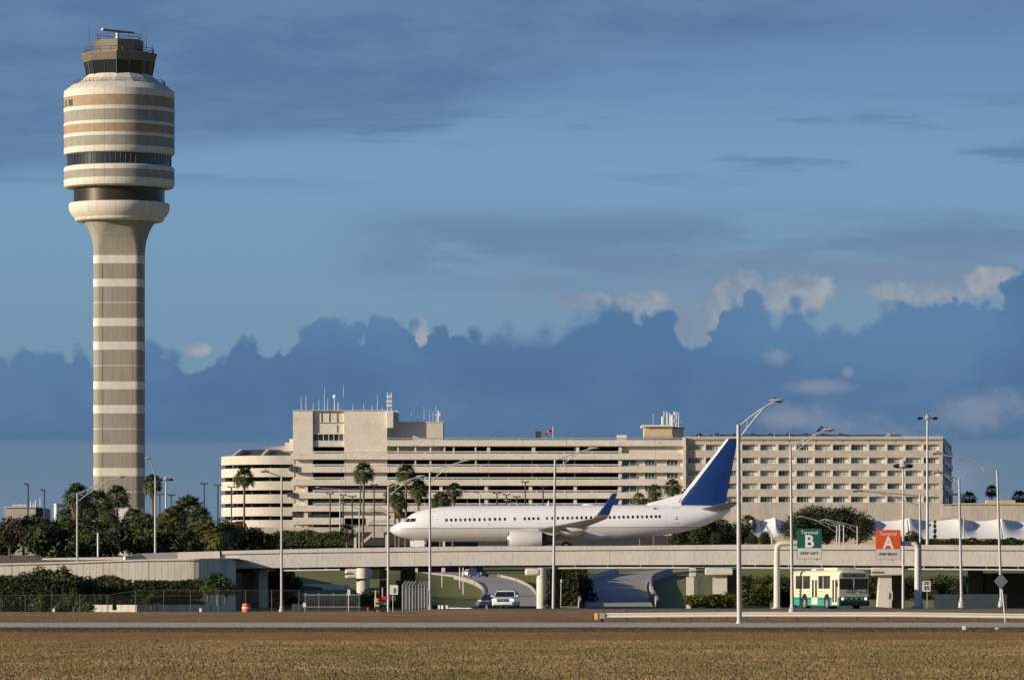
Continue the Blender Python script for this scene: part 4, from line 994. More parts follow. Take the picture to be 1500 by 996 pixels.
# spiral car ramp
sr = thing('spiral_ramp', 'round open spiral car ramp with stacked cream bands at the left of the garage', 'car ramp', (bx(405), YB+14, 5))
cx_, cy_ = bx(411), YB+14.6; R0 = (411-319)*YB/F
lev = [667, 685.4, 704.6, 723.8, 742.6, 761.4]
for i, t in enumerate(lev):
    def rz(a, t=t):                          # front level, back climbing one storey
        bkt = max(0.0, math.sin(a)); return -3.0*ss(0, PI, a if a > 0 else 0)
    rings = []; srings = []
    n = 72
    for k in range(n+1):
        a = math.radians(-90) - math.radians(185)*k/n      # front centre -> left -> back
        ph = k/n; dz = 2.95*ss(.50, 1.0, ph)
        c_, s_ = math.cos(a), math.sin(a); z1, z0 = bz(t)+dz, bz(t+13)+dz
        rings.append([(cx_+R0*c_,cy_+R0*s_,z0),(cx_+R0*c_,cy_+R0*s_,z1),(cx_+(R0-.3)*c_,cy_+(R0-.3)*s_,z1),(cx_+(R0-.3)*c_,cy_+(R0-.3)*s_,z0)])
        srings.append([(cx_+(R0-.3)*c_,cy_+(R0-.3)*s_,z0),(cx_+(R0-.3)*c_,cy_+(R0-.3)*s_,z0+.3),(cx_+(R0-9)*c_,cy_+(R0-9)*s_,z0+.3),(cx_+(R0-9)*c_,cy_+(R0-9)*s_,z0)])
    q = MB(); q.loft(rings); q.build('parapet', rampc, sr, smooth=True)
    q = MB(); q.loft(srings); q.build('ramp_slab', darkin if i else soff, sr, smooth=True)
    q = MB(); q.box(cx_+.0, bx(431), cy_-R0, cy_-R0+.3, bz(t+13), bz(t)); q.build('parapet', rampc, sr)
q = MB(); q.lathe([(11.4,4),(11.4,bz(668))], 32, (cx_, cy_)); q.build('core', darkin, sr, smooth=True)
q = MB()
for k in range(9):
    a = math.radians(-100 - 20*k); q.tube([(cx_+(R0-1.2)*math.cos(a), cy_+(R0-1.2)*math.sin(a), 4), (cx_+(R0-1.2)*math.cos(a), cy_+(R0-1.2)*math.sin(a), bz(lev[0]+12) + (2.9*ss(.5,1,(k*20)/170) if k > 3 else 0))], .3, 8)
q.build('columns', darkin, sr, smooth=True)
q = MB(); 
for (a, c) in (((328,667),(345.5,655)),((372,667),(385,655))):
    q.prism([(bx(a[0]),bz(a[1]+1)),(bx(a[0]+3.2),bz(a[1]+1)),(bx(c[0]+3.2),bz(c[1])),(bx(c[0]),bz(c[1]))], cy_+4, cy_+4.5)
q.build('sloped_parapet', rampc, sr)
q = MB(); q.prism([(bx(331),bz(668)),(bx(371),bz(668)),(bx(384),bz(655.4)),(bx(347.5),bz(655.4))], cy_+5, cy_+6); q.prism([(bx(376),bz(668)),(bx(418),bz(668)),(bx(418),bz(661)),(bx(404),bz(655.2)),(bx(388),bz(655.4))], cy_+5, cy_+6); q.build('dark_ramp_wall', roofdk, sr)

# hotel
ho = thing('hotel', 'weathered five-storey hotel block with rows of recessed balconies at the right', 'hotel', (bx(1190), YB, 5))
rows = [(651,660.3),(670.2,679.5),(689,698.2),(707.8,717),(727.2,736.3)]
spx = [(640.2,651)] + [(rows[i][1], rows[i+1][0]) for i in range(4)] + [(736.3,800)]
for i, (a, c) in enumerate(spx):
    if i == 5: one('base_wall', podc, ho, (1004.6,1380.6,a,c,YB,YB+1.2))
    else: one('spandrel', hotelc, ho, (1004.6,1380.6,a,c,YB,YB+.95))
one('roof_rail', lampm, ho, (1004.6,1380.6,638.6,639.2,YB-.05,YB+.05)); one('cornice', whitec, ho, (1004.6,1381,640,641.8,YB-.12,YB-.003))
one('soffit_band', pierc, ho, (1004.6,1380.6,643,643.7,YB-.06,YB-.003))
q = MB()
for k in range(31): p = 1006+k*12.5; bb(q, p-.25, p+.25, 638.6, 640, YB-.05, YB+.05)
q.build('rail_posts', lampm, ho)
pitch = (1375.6-1003.4)/14
bal = None; XB0 = bx(1003.4); PW = bx(1003.4+pitch) - XB0
def make_bay(dark, curt):
    t = bpy.data.objects.new('balcony', None)
    q = MB(); h = (9.25)*YB/F
    q.box(0, .5, -.06, .94, -.02, h+.02)                                # fin
    q.box(.42, PW-.002, .80, .93, 0, h)                                     # recess back wall
    o = q.build('balcony', whitec, ho)
    q = MB(); q.box(.52, PW-.06, .74, .79, .1, h-.06); wd = q.build('window', dark, o)
    q = MB()
    for xx in (.52, 1.35, 2.05, 2.75, PW-.42): q.box(xx, xx+.10, .66, .735, .1, h-.06)
    q.box(.52, PW-.06, .66, .735, h-.16, h-.06); q.box(.52, PW-.06, .66, .735, .1, .2); q.build('frame', whitec, wd)
    q = MB(); q.box(.45, PW-.02, -.04, .02, .10, .17); q.box(.45, PW-.02, -.04, .02, -.05, .02)
    q.build('balcony_rail', whitec, o)
    if curt: q = MB(); q.box(PW-.95, PW-.10, .69, .738, .1, h-.08); q.build('curtain', pierc, wd)
    return o
ORG['balcony'] = Vector((0,0,0))
old = ORG[ho.name]; ORG[ho.name] = Vector((0,0,0))
hg = mat('pale_hotel_glass', (.24,.29,.31), (.40,.44,.45), .7, .3, spec=.6)
hg2 = mat('curtained_hotel_glass', (.40,.42,.39), (.55,.55,.49), 1.2, .4)
protos = [make_bay(blueglass, True), make_bay(hg, True), make_bay(hg2, False)]
ORG[ho.name] = old
first = [True]*3
for r_, (a, c) in enumerate(rows):
    for k in range(14):
        v_ = (0 if rng.random() < .3 else (1 if rng.random() < .6 else 2))
        loc = Vector((XB0 + PW*k + .12, YB, bz(c))) - old
        if first[v_]: protos[v_].location = loc; first[v_] = False; continue
        d = dup(protos[v_], loc); d.parent = ho
for i in range(3):
    if first[i]: protos[i].location = Vector((XB0+PW*13+.12, YB, bz(rows[4][1]))) - old
one('end_pier', hotelc, ho, (1375.6,1381,640.4,737,YB-.02,YB+1.2)); 
q = MB(); xe, ye = bx(1381), YB; xf, yf = X(1394,1275), 1275
q.add([(xe,ye+.02,4),(xf,yf,4),(xf,yf,bz(653)*0+Z(653,1275)),(xe,ye+.02,bz(640.2)),(xe-12,yf,4),(xe-12,yf,Z(653,1275)),(xe-.5,ye+1.3,4),(xe-.5,ye+1.3,bz(640.2))],[(0,1,2,3),(1,4,5,2),(3,2,5,7),(6,0,3,7)])
q.build('side_wall', hotelc, ho)
for r_ in range(5):
    for k in range(6):
        q = MB(); t0, t1 = (k+.18)/6, (k+.82)/6; z0 = 2.3+ (YH-rows[r_][1])*YB/F; z1 = z0+1.3
        p0 = Vector((xe+(xf-xe)*t0+.05, ye+(yf-ye)*t0, 0)); p1 = Vector((xe+(xf-xe)*t1+.05, ye+(yf-ye)*t1, 0))
        q.add([(p0.x,p0.y,z0),(p1.x,p1.y,z0),(p1.x,p1.y,z1),(p0.x,p0.y,z1),(p0.x+.35,p0.y,z0),(p1.x+.35,p1.y,z0),(p1.x+.35,p1.y,z1),(p0.x+.35,p0.y,z1)], [(0,3,2,1),(4,5,6,7),(0,1,5,4),(1,2,6,5),(2,3,7,6),(3,0,4,7)])
        q.build('side_balcony', blueglass, ho)
one('roof', roofdk, ho, (1004.6,1380,641,642,YB+1.3,YB+60))
one('core_wall', darkin, ho, (1004.6,1380.2,642.2,799,YB+1.25,YB+3))
one('long_roof_monitor', roofdk, ho, (1040,1320,636.6,641,YB+8,YB+14), (1010,1040,638,641,YB+8,YB+14))
for p in (1026,1052,1078.5,1105,1131,1157,1183,1209,1235): 
    q = MB(); q.prism([(bx(p-5.5),bz(638)),(bx(p+5.5),bz(638)),(bx(p+2.4),bz(633.4)),(bx(p-2.4),bz(633.4))], YB+7, YB+7.9); q.build('skylight', roofdk, ho)
one('roof_figure', tanb, ho, (1300,1304,634.5,640,YB+3,YB+4), (1297,1299,637,640,YB+3,YB+4))
ant(ho, [(1024,635),(1046,635.5),(1135,633.8),(1157,632.8)], 640, 2, .08)
ph = thing('rooftop_penthouse', 'yellow plaster rooftop plant room with a cluster of white antennas', 'plant room', (bx(970), YB+2, bz(642)))
one('wall', pennyel, ph, (944,984.5,624.5,642,YB+2,YB+14)); one('side_wall', tanb, ph, (984.5,1001,627,642,YB+4,YB+16)); one('roof', whitec, ph, (940.5,987,622.2,624.5,YB+1.2,YB+14.6)); one('roof', roofdk, ph, (987,1003,626,627.6,YB+4,YB+16))
one('base_course', tanb, ph, (943.5,986,637.5,642,YB+1.4,YB+2))
for p, yt, r_ in ((972.5,608,.32),(974.5,600.5,.13),(979,601.5,.18),(983,603,.13),(986.5,606,.4),(990,601,.22),(992.5,601.5,.22),(996,602,.14),(958.5,604,.05)):
    q = MB(); q.tube([(bx(p),YB+9,bz(627)),(bx(p),YB+9,bz(yt))], r_, 6); q.build('antenna', antm, ph)
q = MB(); bb(q, 984, 989, 614, 618, YB+8.7, YB+9.2); bb(q, 985, 1000, 617.6, 618, YB+8.9, YB+9.1); q.build('antenna_bracket', antm, ph)
# podium right of the hotel
pod = thing('terminal_podium', 'long plain concrete podium wall right of the hotel with a pale parapet', 'building', (bx(1500), YB, 5))
one('wall', podc, pod, (1381.2,2100,738.4,799,YB-.3,YB+40)); one('parapet', pennyel, pod, (1395,1445,736.8,738.9,YB-.6,YB-.302), (1445,1487,732.6,738.9,YB-.6,YB+3), (1487,2100,736.2,738.9,YB-.6,YB-.302), (1381,1395,738.2,739.5,YB-.6,YB-.302))
one('roof_shelter', whitec, pod, (1388,1412,722.5,724.5,YB+6,YB+12)); one('shelter_column', tanb, pod, (1391,1395.5,724.5,738,YB+6.5,YB+8)); one('shelter_column', tanb, pod, (1408.5,1413,726,738,YB+6.5,YB+8))

# white tensile canopies
def tent(px0, px1, ytop, ybot, Y, label, peaks=1, first=True):
    q = MB(); n, m = 24, 8; vs = []
    x0, x1 = X(px0,Y), X(px1,Y); zt, zb = Z(ytop,Y), Z(ybot,Y)
    for j in range(m+1):
        t = j/m
        for i in range(n+1):
            s_ = i/n; sag = (4*s_*(1-s_))
            ztop = zt - .42*sag
            z = zb + (ztop-zb)*(1-t)**1.25
            rise = min(1, s_/.42); y = Y + 4*(1-t)**1.4 + 4.2*(rise*rise*(3-2*rise) if s_ < .42 else 1-(s_-.42)*1.3)*(1-t)**1.3
            vs.append((x0+(x1-x0)*s_, y, z))
    q.add(vs, [(j*(n+1)+i, j*(n+1)+i+1, (j+1)*(n+1)+i+1, (j+1)*(n+1)+i) for j in range(m) for i in range(n)])
    t_ = thing('tensile_canopy', label, 'canopy', ((x0+x1)/2, Y, zb), 'white tensile canopies before the terminal wall')
    q.build('fabric', tentm, t_, smooth=True)
    # steep lit end panel at the left, in a plane turned to the sun
    q = MB(); e_ = 8*Y/F
    e_ = 3.5*Y/F; q.add([(x0-e_,Y+2.5,zb),(x0,Y,zb),(x0,Y+4,zt),(x0-e_,Y+6.5,zt-.05)], [(0,1,2,3)]); q.build('end_panel', tentm, t_)
    q = MB()
    for xx in (x0, x1): q.tube([(xx,Y+4,zb-4),(xx,Y+9.5,zt)], .16, 6)
    q.build('mast', lampm, t_)
    q = MB(); q.box(x0, x1, Y+12, Y+12.4, zb-5, zb+.4); q.build('low_wall', pennyel, t_)
tent(1103,1136,757,786,1000,'small white fabric canopy bay left of the dark trees, lit by the sun'); tent(1137,1172,758.5,784,1000,'white fabric canopy bay partly hidden behind the dark trees')
tent(1270,1331,759,789,1000,'white fabric canopy bay above the orange terminal sign')
tent(1334,1407,758.5,789,1000,'white fabric canopy bay behind the tall floodlight mast')
tent(1409,1468,759,789,1000,'white fabric canopy bay between the two right-hand street lamps')
tent(1470,1545,759.5,789,1000,'white fabric canopy bay cut by the right edge of the picture')
# low wall and hedge in front of canopies
one_ = MB(); one_.box(X(1060,985), X(1900,985), 985, 985.5, 6, Z(790.5,985)); tag(one_.build('boundary_wall', pennyel, base=(X(1400,985),985,6)), 'low cream boundary wall in front of the white canopies', 'wall')
q = MB(); q.box(X(1330,660), X(1900,660), 655, 660, 5.5, Z(795.5,660)); 

# elevated road in front of the garage
er = thing('elevated_road', 'grey concrete elevated roadway on short columns below the spiral ramp', 'viaduct', (X(450,1150), 1150, 6))
q = MB(); q.box(X(300,1150), X(522,1150), 1150, 1160, Z(782,1150), Z(776,1150)); q.box(X(300,1150), X(522,1150), 1150, 1150.3, Z(776,1150), Z(772,1150)); q.build('deck', podc, er)
q = MB(); q.box(X(522,1150), X(660,1150), 1150, 1160, Z(779,1150), Z(771,1150)); q.build('deck', podc, er)
for p in (334,394,426,478,520,566,610,650):
    q = MB(); q.box(X(p-1.8,1150), X(p+1.8,1150), 1151, 1152.2, 5, Z(780,1150)); q.build('column', pierc, er)
q = MB(); q.box(X(300,1165), X(700,1165), 1165, 1165.5, 5, Z(777,1165)); q.build('back_wall', darkin, er)
st_ = thing('concrete_stair', 'zigzag concrete stair between the elevated road and the palms left of the airliner nose', 'staircase', (X(555,1120), 1120, 6))
q = MB()
def flight(x0,y0,x1,y1,th=5):
    q.prism([(X(x0,1120),Z(y0,1120)),(X(x1,1120),Z(y1,1120)),(X(x1,1120),Z(y1+th,1120)),(X(x0,1120),Z(y0+th,1120))], 1120, 1122)
flight(529,794,545,780); flight(545,779,562,779,8); flight(531,772,546,762,3); flight(546,762,576,762,3); flight(536,744.5,556,742,6); flight(556,741,575,752,6)
q.build('flight', podc, st_)

# small building at far left, pipe gantry and low block at the foot of the tower
lb_ = thing('equipment_building', 'low grey-beige equipment building with roof aerials at the far left', 'building', (X(30,900), 900, 6))
q = MB(); q.box(X(6,900), X(52,900), 900, 912, 5, Z(743,900)); q.build('wall', tanb, lb_); q = MB(); q.box(X(52,900), X(65,900), 902, 912, 5, Z(744,900)); q.build('side_wall', roofdk, lb_)
q = MB(); q.box(X(5.5,900), X(53,900), 899.7, 912.3, Z(743.2,900), Z(741.9,900)); q.build('roof_edge', pierc, lb_)
for p, t in ((15,739),(20,738.6),(26,738),(32,738.4),(41,733),(45,736),(48,731),(55,729)):
    q = MB(); q.tube([(X(p,900),905,Z(742,900)),(X(p,900),905,Z(t,900))], .09, 5); q.build('aerial', antm, lb_)
q = MB(); q.tube([(X(15,900),904.9,Z(739.5,900)),(X(35,900),904.9,Z(739,900))], .12, 5); q.build('aerial_rack', antm, lb_)
gt = thing('pipe_gantry', 'blue horizontal gantry beam on a white post in front of the control tower base', 'gantry', (X(83,950), 950, 6))
q = MB(); q.lathe([(.42,5),(.42,Z(737.5,950))], 16, (X(82.5,950), 950)); q.build('post', whitec, gt, smooth=True)
q = MB(); q.box(X(85,950), X(192,950), 949.7, 950.3, Z(743,950), Z(738.4,950)); q.build('beam', solarm, gt)
q = MB(); q.box(X(172,1100), X(187,1100), 1100, 1106, 5, Z(744.5,1100)); tag(q.build('base_building', whitec, base=(X(180,1100),1100,5)), 'small pale block at the foot of the control tower', 'building')
# ---------------------------------------------------------------- vegetation
def leaves(q, blobs, n, size, rg, flat=.5):
    tot = sum(b_[3]*b_[4]*b_[5] for b_ in blobs)**1.0
    wts = [(b_[3]*b_[4]*b_[5])**.67 for b_ in blobs]; tw_ = sum(wts)
    for b_, w_ in zip(blobs, wts):
        for _ in range(int(n*w_/tw_)):
            d = Vector((rg.gauss(0,1), rg.gauss(0,1), rg.gauss(0,1))).normalized(); rr = rg.random()**.28*(1+.10*rg.gauss(0,1))
            c = Vector((b_[0]+d.x*b_[3]*rr, b_[1]+d.y*b_[4]*rr, b_[2]+d.z*b_[5]*rr))
            nn = (d*.6 + Vector((rg.gauss(0,1), rg.gauss(0,1), rg.gauss(0,1)+.5))*.5).normalized()
            u_ = nn.cross(Vector((rg.gauss(0,1), rg.gauss(0,1), rg.gauss(0,1)))).normalized(); v_ = nn.cross(u_)
            s_ = size*(.55+.9*rg.random())
            q.add([c-u_*s_, c-v_*s_*flat, c+u_*s_, c+v_*s_*flat], [(0,1,2,3)])
    return q
def make_tree(seed, label, cat='tree', m=leafd, h=7.5, R_=3.2, trunk=2.2, n=1700, lf=.26, name='broadleaf_tree'):
    rg = random.Random(seed); t = thing(name, label, cat, local=True)
    q = MB(); q.tube([(0,0,-.5),(.05,.03,trunk*.6),(.12,-.05,trunk)], [.20,.16,.14], 8)
    blobs = []
    nb = 9
    for k in range(nb):
        a = rg.random()*2*PI; d = R_*(.15+.62*rg.random()); z = trunk + (h-trunk)*(.28+.55*rg.random()*(1-.35*d/R_))
        s_ = R_*(.30+.24*rg.random()); blobs.append((d*math.cos(a), d*math.sin(a), z, s_, s_, s_*.8))
        q.tube([(.1,0,trunk*.85),(d*.5*math.cos(a), d*.5*math.sin(a), trunk+(z-trunk)*.45),(d*.9*math.cos(a), d*.9*math.sin(a), z)], [.10,.07,.03], 5)
    blobs.append((0,0,trunk+(h-trunk)*.5,R_*.55,R_*.55,(h-trunk)*.42))
    q.build('trunk', barkt, t, smooth=True)
    q = MB(); leaves(q, blobs, n, lf, rg); q.build('crown', m, t)
    return t
def make_palm(seed, label, th=7.0, cr=2.2, skirt=1.4, nf=44, m=palmf, name='fan_palm', tr=.2):
    rg = random.Random(seed); t = thing(name, label, 'palm tree', local=True)
    q = MB(); bend = rg.uniform(-.3,.3); q.tube([(bend*(1-k/8)**2, 0, -.8 + (th+.8)*k/8) for k in range(9)], [tr*1.25]+[tr]*6+[tr*1.15,tr*1.3], 9); q.build('trunk', barkm, t, smooth=True)
    def frond(q, el, az, L_, fan, droop):
        d = Vector((math.cos(el)*math.cos(az), math.cos(el)*math.sin(az), math.sin(el)))
        side = Vector((-math.sin(az), math.cos(az), 0)); up = side.cross(d)*-1
        c0 = Vector((0,0,th)); hub = c0 + d*L_*.50 - Vector((0,0,droop*L_*.10))
        q.add([c0-side*.03, c0+side*.03, hub+side*.02, hub-side*.02], [(0,1,2,3)])
        nb = 13
        for k in range(nb):
            a = math.radians(-78 + 156*k/(nb-1)); dd = (d*math.cos(a) + side*math.sin(a)).normalized()
            l = fan*(1-.3*abs(a)/1.4)*(.7+.55*rg.random())
            mid = hub + dd*l*.6 - Vector((0,0,droop*l*.12)); tip = hub + dd*l - Vector((0,0,droop*l*.55))
            w_ = (side*math.cos(a) - d*math.sin(a))*.066*l/.9
            q.add([hub, mid+w_*1.25, tip, mid-w_*1.25], [(0,1,2,3)])
    q = MB(); 
    for k in range(nf):
        t_ = (k+.5)/nf; el = math.asin(max(-.55, min(1, 1-1.55*t_))) ; frond(q, el, k*2.39996+rg.uniform(-.2,.2), cr*rg.uniform(.85,1.08), cr*.52, .5+.9*t_)
    q.build('crown', m, t)
    if skirt > 0:
        q = MB()
        for k in range(int(34*skirt)):
            az = k*2.39996; z0 = th - skirt*rg.random()*1.0
            d = Vector((math.cos(az), math.sin(az), 0)); sd_ = Vector((-d.y, d.x, 0)); c0 = Vector((0,0,z0))
            a_ = c0 + d*rg.uniform(.25,.75)*min(1,cr*.45) - Vector((0,0,rg.uniform(.2,.5))); 
            for j in range(5):
                o_ = sd_*(j-2)*.12; tip = a_ + o_*1.5 - Vector((0,0,rg.uniform(.7,1.4))) - d*.12
                q.add([c0, a_+o_+sd_*.05, tip, a_+o_-sd_*.05], [(0,1,2,3)])
        q.build('dead_frond_skirt', deadf, t)
    return t
GP = 'fan palms around the terminal'
def place(root, px, pytop, Y, hloc, rz=0.0, label=None, group=None, first=False, sx=None):
    """root built with total height hloc; scale keeps its built size, foot placed so that its top sits at the given height"""
    z = Z(pytop, Y) - hloc*(sx or 1)
    if first: root.location = (X(px,Y), Y, z); root.rotation_euler = (0,0,rz); root.scale = ((sx or 1),)*3; return root
    return dup(root, (X(px,Y), Y, z), rz, sx or 1, label, group)
# palms: (px, top px, Y, crown radius px, trunk height m, skirt, label, mat)
PL = [
 (113,704,640,19,10.3,2.6,'tall fan palm with a long brown skirt of dead fronds beside the left street lamp',palmf),
 (143,713,760,20,8.5,.6,'dark fan palm between the left street lamp and the control tower shaft',palmf),
 (172,707,900,17,9.5,.3,'fan palm with a spiky crown in front of the control tower shaft',palmf),
 (223,692,860,14,12,1.6,'slim tall fan palm with a hanging brown skirt right of the control tower',palmf),
 (276,721,720,25,7.6,.8,'broad dense fan palm right of the control tower and taller than its neighbours',palmf),
 (250,742,650,20,5.4,1.9,'yellow-green palm with a big dead skirt left of the broad dense palm',palmy),
 (303,758,640,19,4.2,.4,'low bright palm just left of the spiral ramp base',palmy),
 (358,682,1000,14.5,13.5,.8,'tall slender fan palm standing before the spiral car ramp',palmf),
 (533,674,1000,15,14,1.0,'tall fan palm standing before the left part of the garage',palmf),
 (595,677,1040,14,14,1.0,'tallest fan palm of the cluster above the airliner nose',palmf),
 (578,706,1000,15,10,2.2,'shaggy fan palm left in the cluster above the airliner nose',palmf),
 (613,700,1040,14,11,2.2,'leaning fan palm right in the cluster above the airliner nose',palmf),
 (585,722,980,12,8,2.0,'short shaggy fan palm low in the cluster behind the airliner nose',palmf),
 (665,704,1040,12,11,1.4,'fan palm with a brown skirt behind the forward fuselage of the airliner',palmf),
 (646,717,1020,15,9,.2,'bushy dark palm left of the skirted palm behind the forward fuselage',palmf),
 (508,766,900,12,5,.5,'short palm in front of the garage left of the airliner nose',palmf),
 (985,698,1040,13,12,1.0,'tallest palm of the group left of the blue tail fin',palmf),
 (959,707,1040,11,11,.9,'middle palm of the group left of the blue tail fin',palmf),
 (1007,713,1060,11,10,.6,'palm partly hidden by the leading edge of the blue tail fin',palmf),
 (936,719,1020,10,9,.3,'lowest leftmost palm of the group left of the blue tail fin',palmy),
 (1096,751,820,13,6,.2,'dark round palm right of the airliner tail and left of the white canopy',palmf),
 (1420,717,1230,11,3.0,0,'bushy green palm on the terminal podium roof nearest the hotel',palmy),
 (1453,708,1230,9.5,4.2,0,'slim dark palm on the terminal podium roof between the two street lamps',palmf),
 (1493,715,1230,12,3.2,0,'dark palm on the terminal podium roof at the right edge',palmf),
 (128,731,690,16,8,1.0,'shaggy palm low between the left street lamp and the tower shaft',palmf),
 (157,733,700,15,8,.8,'dark palm below the two palms in front of the control tower shaft',palmf),
 (258,737,700,17,7,1.2,'dark palm immediately left of the broad dense palm',palmf),
 (293,739,690,18,7,1.0,'dark palm immediately right of the broad dense palm',palmf),
 (213,748,680,14,5.5,.8,'short palm at the foot of the slim tall palm',palmf),
 (236,752,680,14,5,.8,'short yellowish palm between the slim tall palm and the broad one',palmy),
 (318,766,620,17,4,.6,'low yellowish palm right above the curved end of the retaining wall',palmy),
 (96,741,680,15,6,.8,'short dark palm left of the left street lamp above the tree belt',palmf),
 (196,741,700,15,6,.6,'dark low palm at the foot of the control tower',palmf),
 (1379,838,610,13,3.2,1.2,'half-shaded palm under the bridge behind the speed limit sign',palmy),
]
for i, (px, top_, Y, rp, th, sk, lab, m) in enumerate(PL):
    cr = rp*Y/F*1.28; t = make_palm(100+i, lab, th=th, cr=cr, skirt=sk, nf=58 if rp > 13 else 42, m=m, tr=.2 if th > 5 else .16)
    t['group'] = GP; t.location = (X(px,Y), Y, Z(top_,Y) - th - cr*.86)
# broad dark trees: prototypes, then individuals
TG = 'dark broadleaf trees of the tree belt at the left'
tA = make_tree(1, 'dense dark broadleaf tree in the tree belt above the ribbed retaining wall', h=5.2, R_=3.3, trunk=1.5, n=2400, lf=.24)
tB = make_tree(2, 'dense dark broadleaf tree in the tree belt above the ribbed retaining wall', h=5.6, R_=2.8, trunk=1.7, n=2200, lf=.22)
tC = make_tree(3, 'mid green broadleaf tree in the tree belt above the ribbed retaining wall', h=4.6, R_=3.0, trunk=1.2, n=2200, lf=.22, m=leafm)
tl = [(tA,34,756,640,5.2),(tB,72,760,620,5.6),(tC,97,757,650,4.6),(tA,58,770,600,5.2),(tB,92,775,600,5.6),(tA,130,762,630,5.2),(tB,160,757,640,5.6),(tA,188,764,610,5.2),(tC,205,772,600,4.6),(tB,215,760,660,5.6),(tA,240,768,640,5.2),(tB,262,770,620,5.6),(tA,285,772,660,5.2),(tC,325,765,650,4.6),(tA,345,772,670,5.2),(tC,318,776,640,4.6),(tB,372,772,680,5.6),(tB,140,776,595,5.6),(tA,160,772,600,5.2),(tC,112,780,600,4.6),(tA,228,779,600,5.2),(tA,262,784,600,5.2),(tC,10,776,640,4.6)]
labs = {tA.name:'dense dark broadleaf tree in the tree belt above the ribbed retaining wall', tB.name:'dense dark broadleaf tree in the tree belt above the ribbed retaining wall', tC.name:'mid green broadleaf tree in the tree belt above the ribbed retaining wall'}
used = set()
for k, (r_, px, top_, Y, hh) in enumerate(tl):
    s_ = 1.0 + .12*math.sin(k*2.7)
    g_ = TG if r_ is not tC else 'mid green broadleaf trees of the tree belt at the left'
    if r_.name in used: place(r_, px, top_, Y, hh*.95, k*1.7, labs[r_.name], g_, sx=s_)
    else: place(r_, px, top_, Y, hh*.95, k*1.7, first=True, sx=s_); r_['group'] = g_; used.add(r_.name)
t = make_tree(11, 'half bare reddish tree at the far left above the retaining wall', h=5.4, R_=1.9, trunk=2.4, n=900, lf=.18, m=leafr); place(t, 13, 762, 590, 5.3, first=True)
# clipped hedge row in front of the garage, and dark trees right of the tail
def hedge(name, px0, px1, pyt, pyb, Y, d, m, label, n, lf=.18, cat='hedge', bump=.25, group=None):
    rg = random.Random(int(px0*7+pyt)); x0, x1, zt, zb = X(px0,Y), X(px1,Y), Z(pyt,Y), Z(pyb,Y)
    t = thing(name, label, cat, ((x0+x1)/2, Y, zb), group)
    q = MB(); q.box(x0+lf, x1-lf, Y+lf, Y+d, zb-.4, zt-lf*1.2); q.build('shadow_core', corem, t)  # solid near-black box puts the shade inside the hedge into colour
    q = MB()
    for _ in range(n):
        f = rg.random()
        x = rg.uniform(x0, x1); bz_ = bump*(math.sin(x*1.9+px0)*.5+math.sin(x*.83)*.5)
        if f < .72: c = Vector((x, Y-rg.random()*.25+abs(rg.gauss(0,.1)), zb + (zt+bz_-zb)*rg.random()))
        else: c = Vector((x, Y+rg.random()*d, zt+bz_+rg.gauss(0,lf*.4)))
        nn = Vector((rg.gauss(0,.7), -1+rg.gauss(0,.7), .4+rg.gauss(0,.7))).normalized(); u_ = nn.cross(Vector((rg.gauss(0,1), rg.gauss(0,1), rg.gauss(0,1)))).normalized(); v_ = nn.cross(u_); s_ = lf*rg.uniform(.5,1.4)
        q.add([c-u_*s_, c-v_*s_*.5, c+u_*s_, c+v_*s_*.5], [(0,1,2,3)])
    q.build('foliage', m, t); return t
hedge('clipped_hedge', 405, 506, 779.5, 799, 700, 4, leafm, 'long clipped green hedge in front of the elevated road behind the bridge', 4200, .17)
hedge('hedge', 306, 408, 786, 806, 690, 4, leafd, 'dark uneven hedge left of the clipped green hedge', 3600, .2, bump=.6)
hedge('shrub_bank', 380, 407, 782, 800, 680, 3, leafl, 'yellow-green shrub mass at the left end of the clipped hedge', 900, .2, 'shrub', .5)
hedge('shrub_bank', 1328, 1500, 790.5, 797, 900, 3, leafd, 'low dark shrub line before the cream boundary wall at the right', 2500, .2, 'hedge', .3)
tD = make_tree(21, 'large dark evergreen tree left of the white canopy and behind the airliner tail', h=6.4, R_=3.6, trunk=1.3, n=3200, lf=.22)
place(tD, 1036, 757, 760, 6.2, first=True); tD['group'] = 'dark trees behind the airliner tail'
for px, top_, s_, rz_ in ((1060,762,.8,1.3),(1012,765,.8,2.2),(1075,768,.75,3.5),(1003,776,.6,4.1),(1085,770,.6,5.6),(1122,779,.42,.6),(1048,775,.7,2.9),(1025,778,.7,.4),(1105,784,.45,1.1)):
    place(tD, px, top_, 750+rz_*8, 6.2, rz_, 'dark evergreen tree in the clump right of and below the airliner tail', 'dark trees behind the airliner tail', sx=s_)
tE = make_tree(22, 'big round dark tree top left behind the green terminal sign', h=7.6, R_=4.4, trunk=1.6, n=5600, lf=.2, m=leafd)
place(tE, 1193, 741, 860, 7.4, first=True); tE['group'] = 'big trees behind the terminal signs'
place(tE, 1236, 742.5, 860, 7.4, 2.0, 'big round dark tree right of its twin behind the green terminal sign', 'big trees behind the terminal signs', sx=.98)
place(tE, 1212, 752, 850, 7.4, 4.0, 'lower tree in front of the two big trees behind the green terminal sign', 'big trees behind the terminal signs', sx=.85)
place(tE, 1172, 756, 850, 7.4, 5.0, 'smaller tree at the left of the two big trees behind the terminal sign', 'big trees behind the terminal signs', sx=.72)
place(tE, 1258, 758, 850, 7.4, 1.0, 'smaller tree at the right of the two big trees behind the terminal sign', 'big trees behind the terminal signs', sx=.7)
place(tD, 1340, 780, 880, 6.2, 1.9, 'small round dark tree in front of the canopies right of the orange terminal sign', 'small trees by the canopies', sx=.75)
place(tD, 1318, 786, 880, 6.2, .9, 'tiny dark tree right behind the orange terminal sign', 'small trees by the canopies', sx=.5)
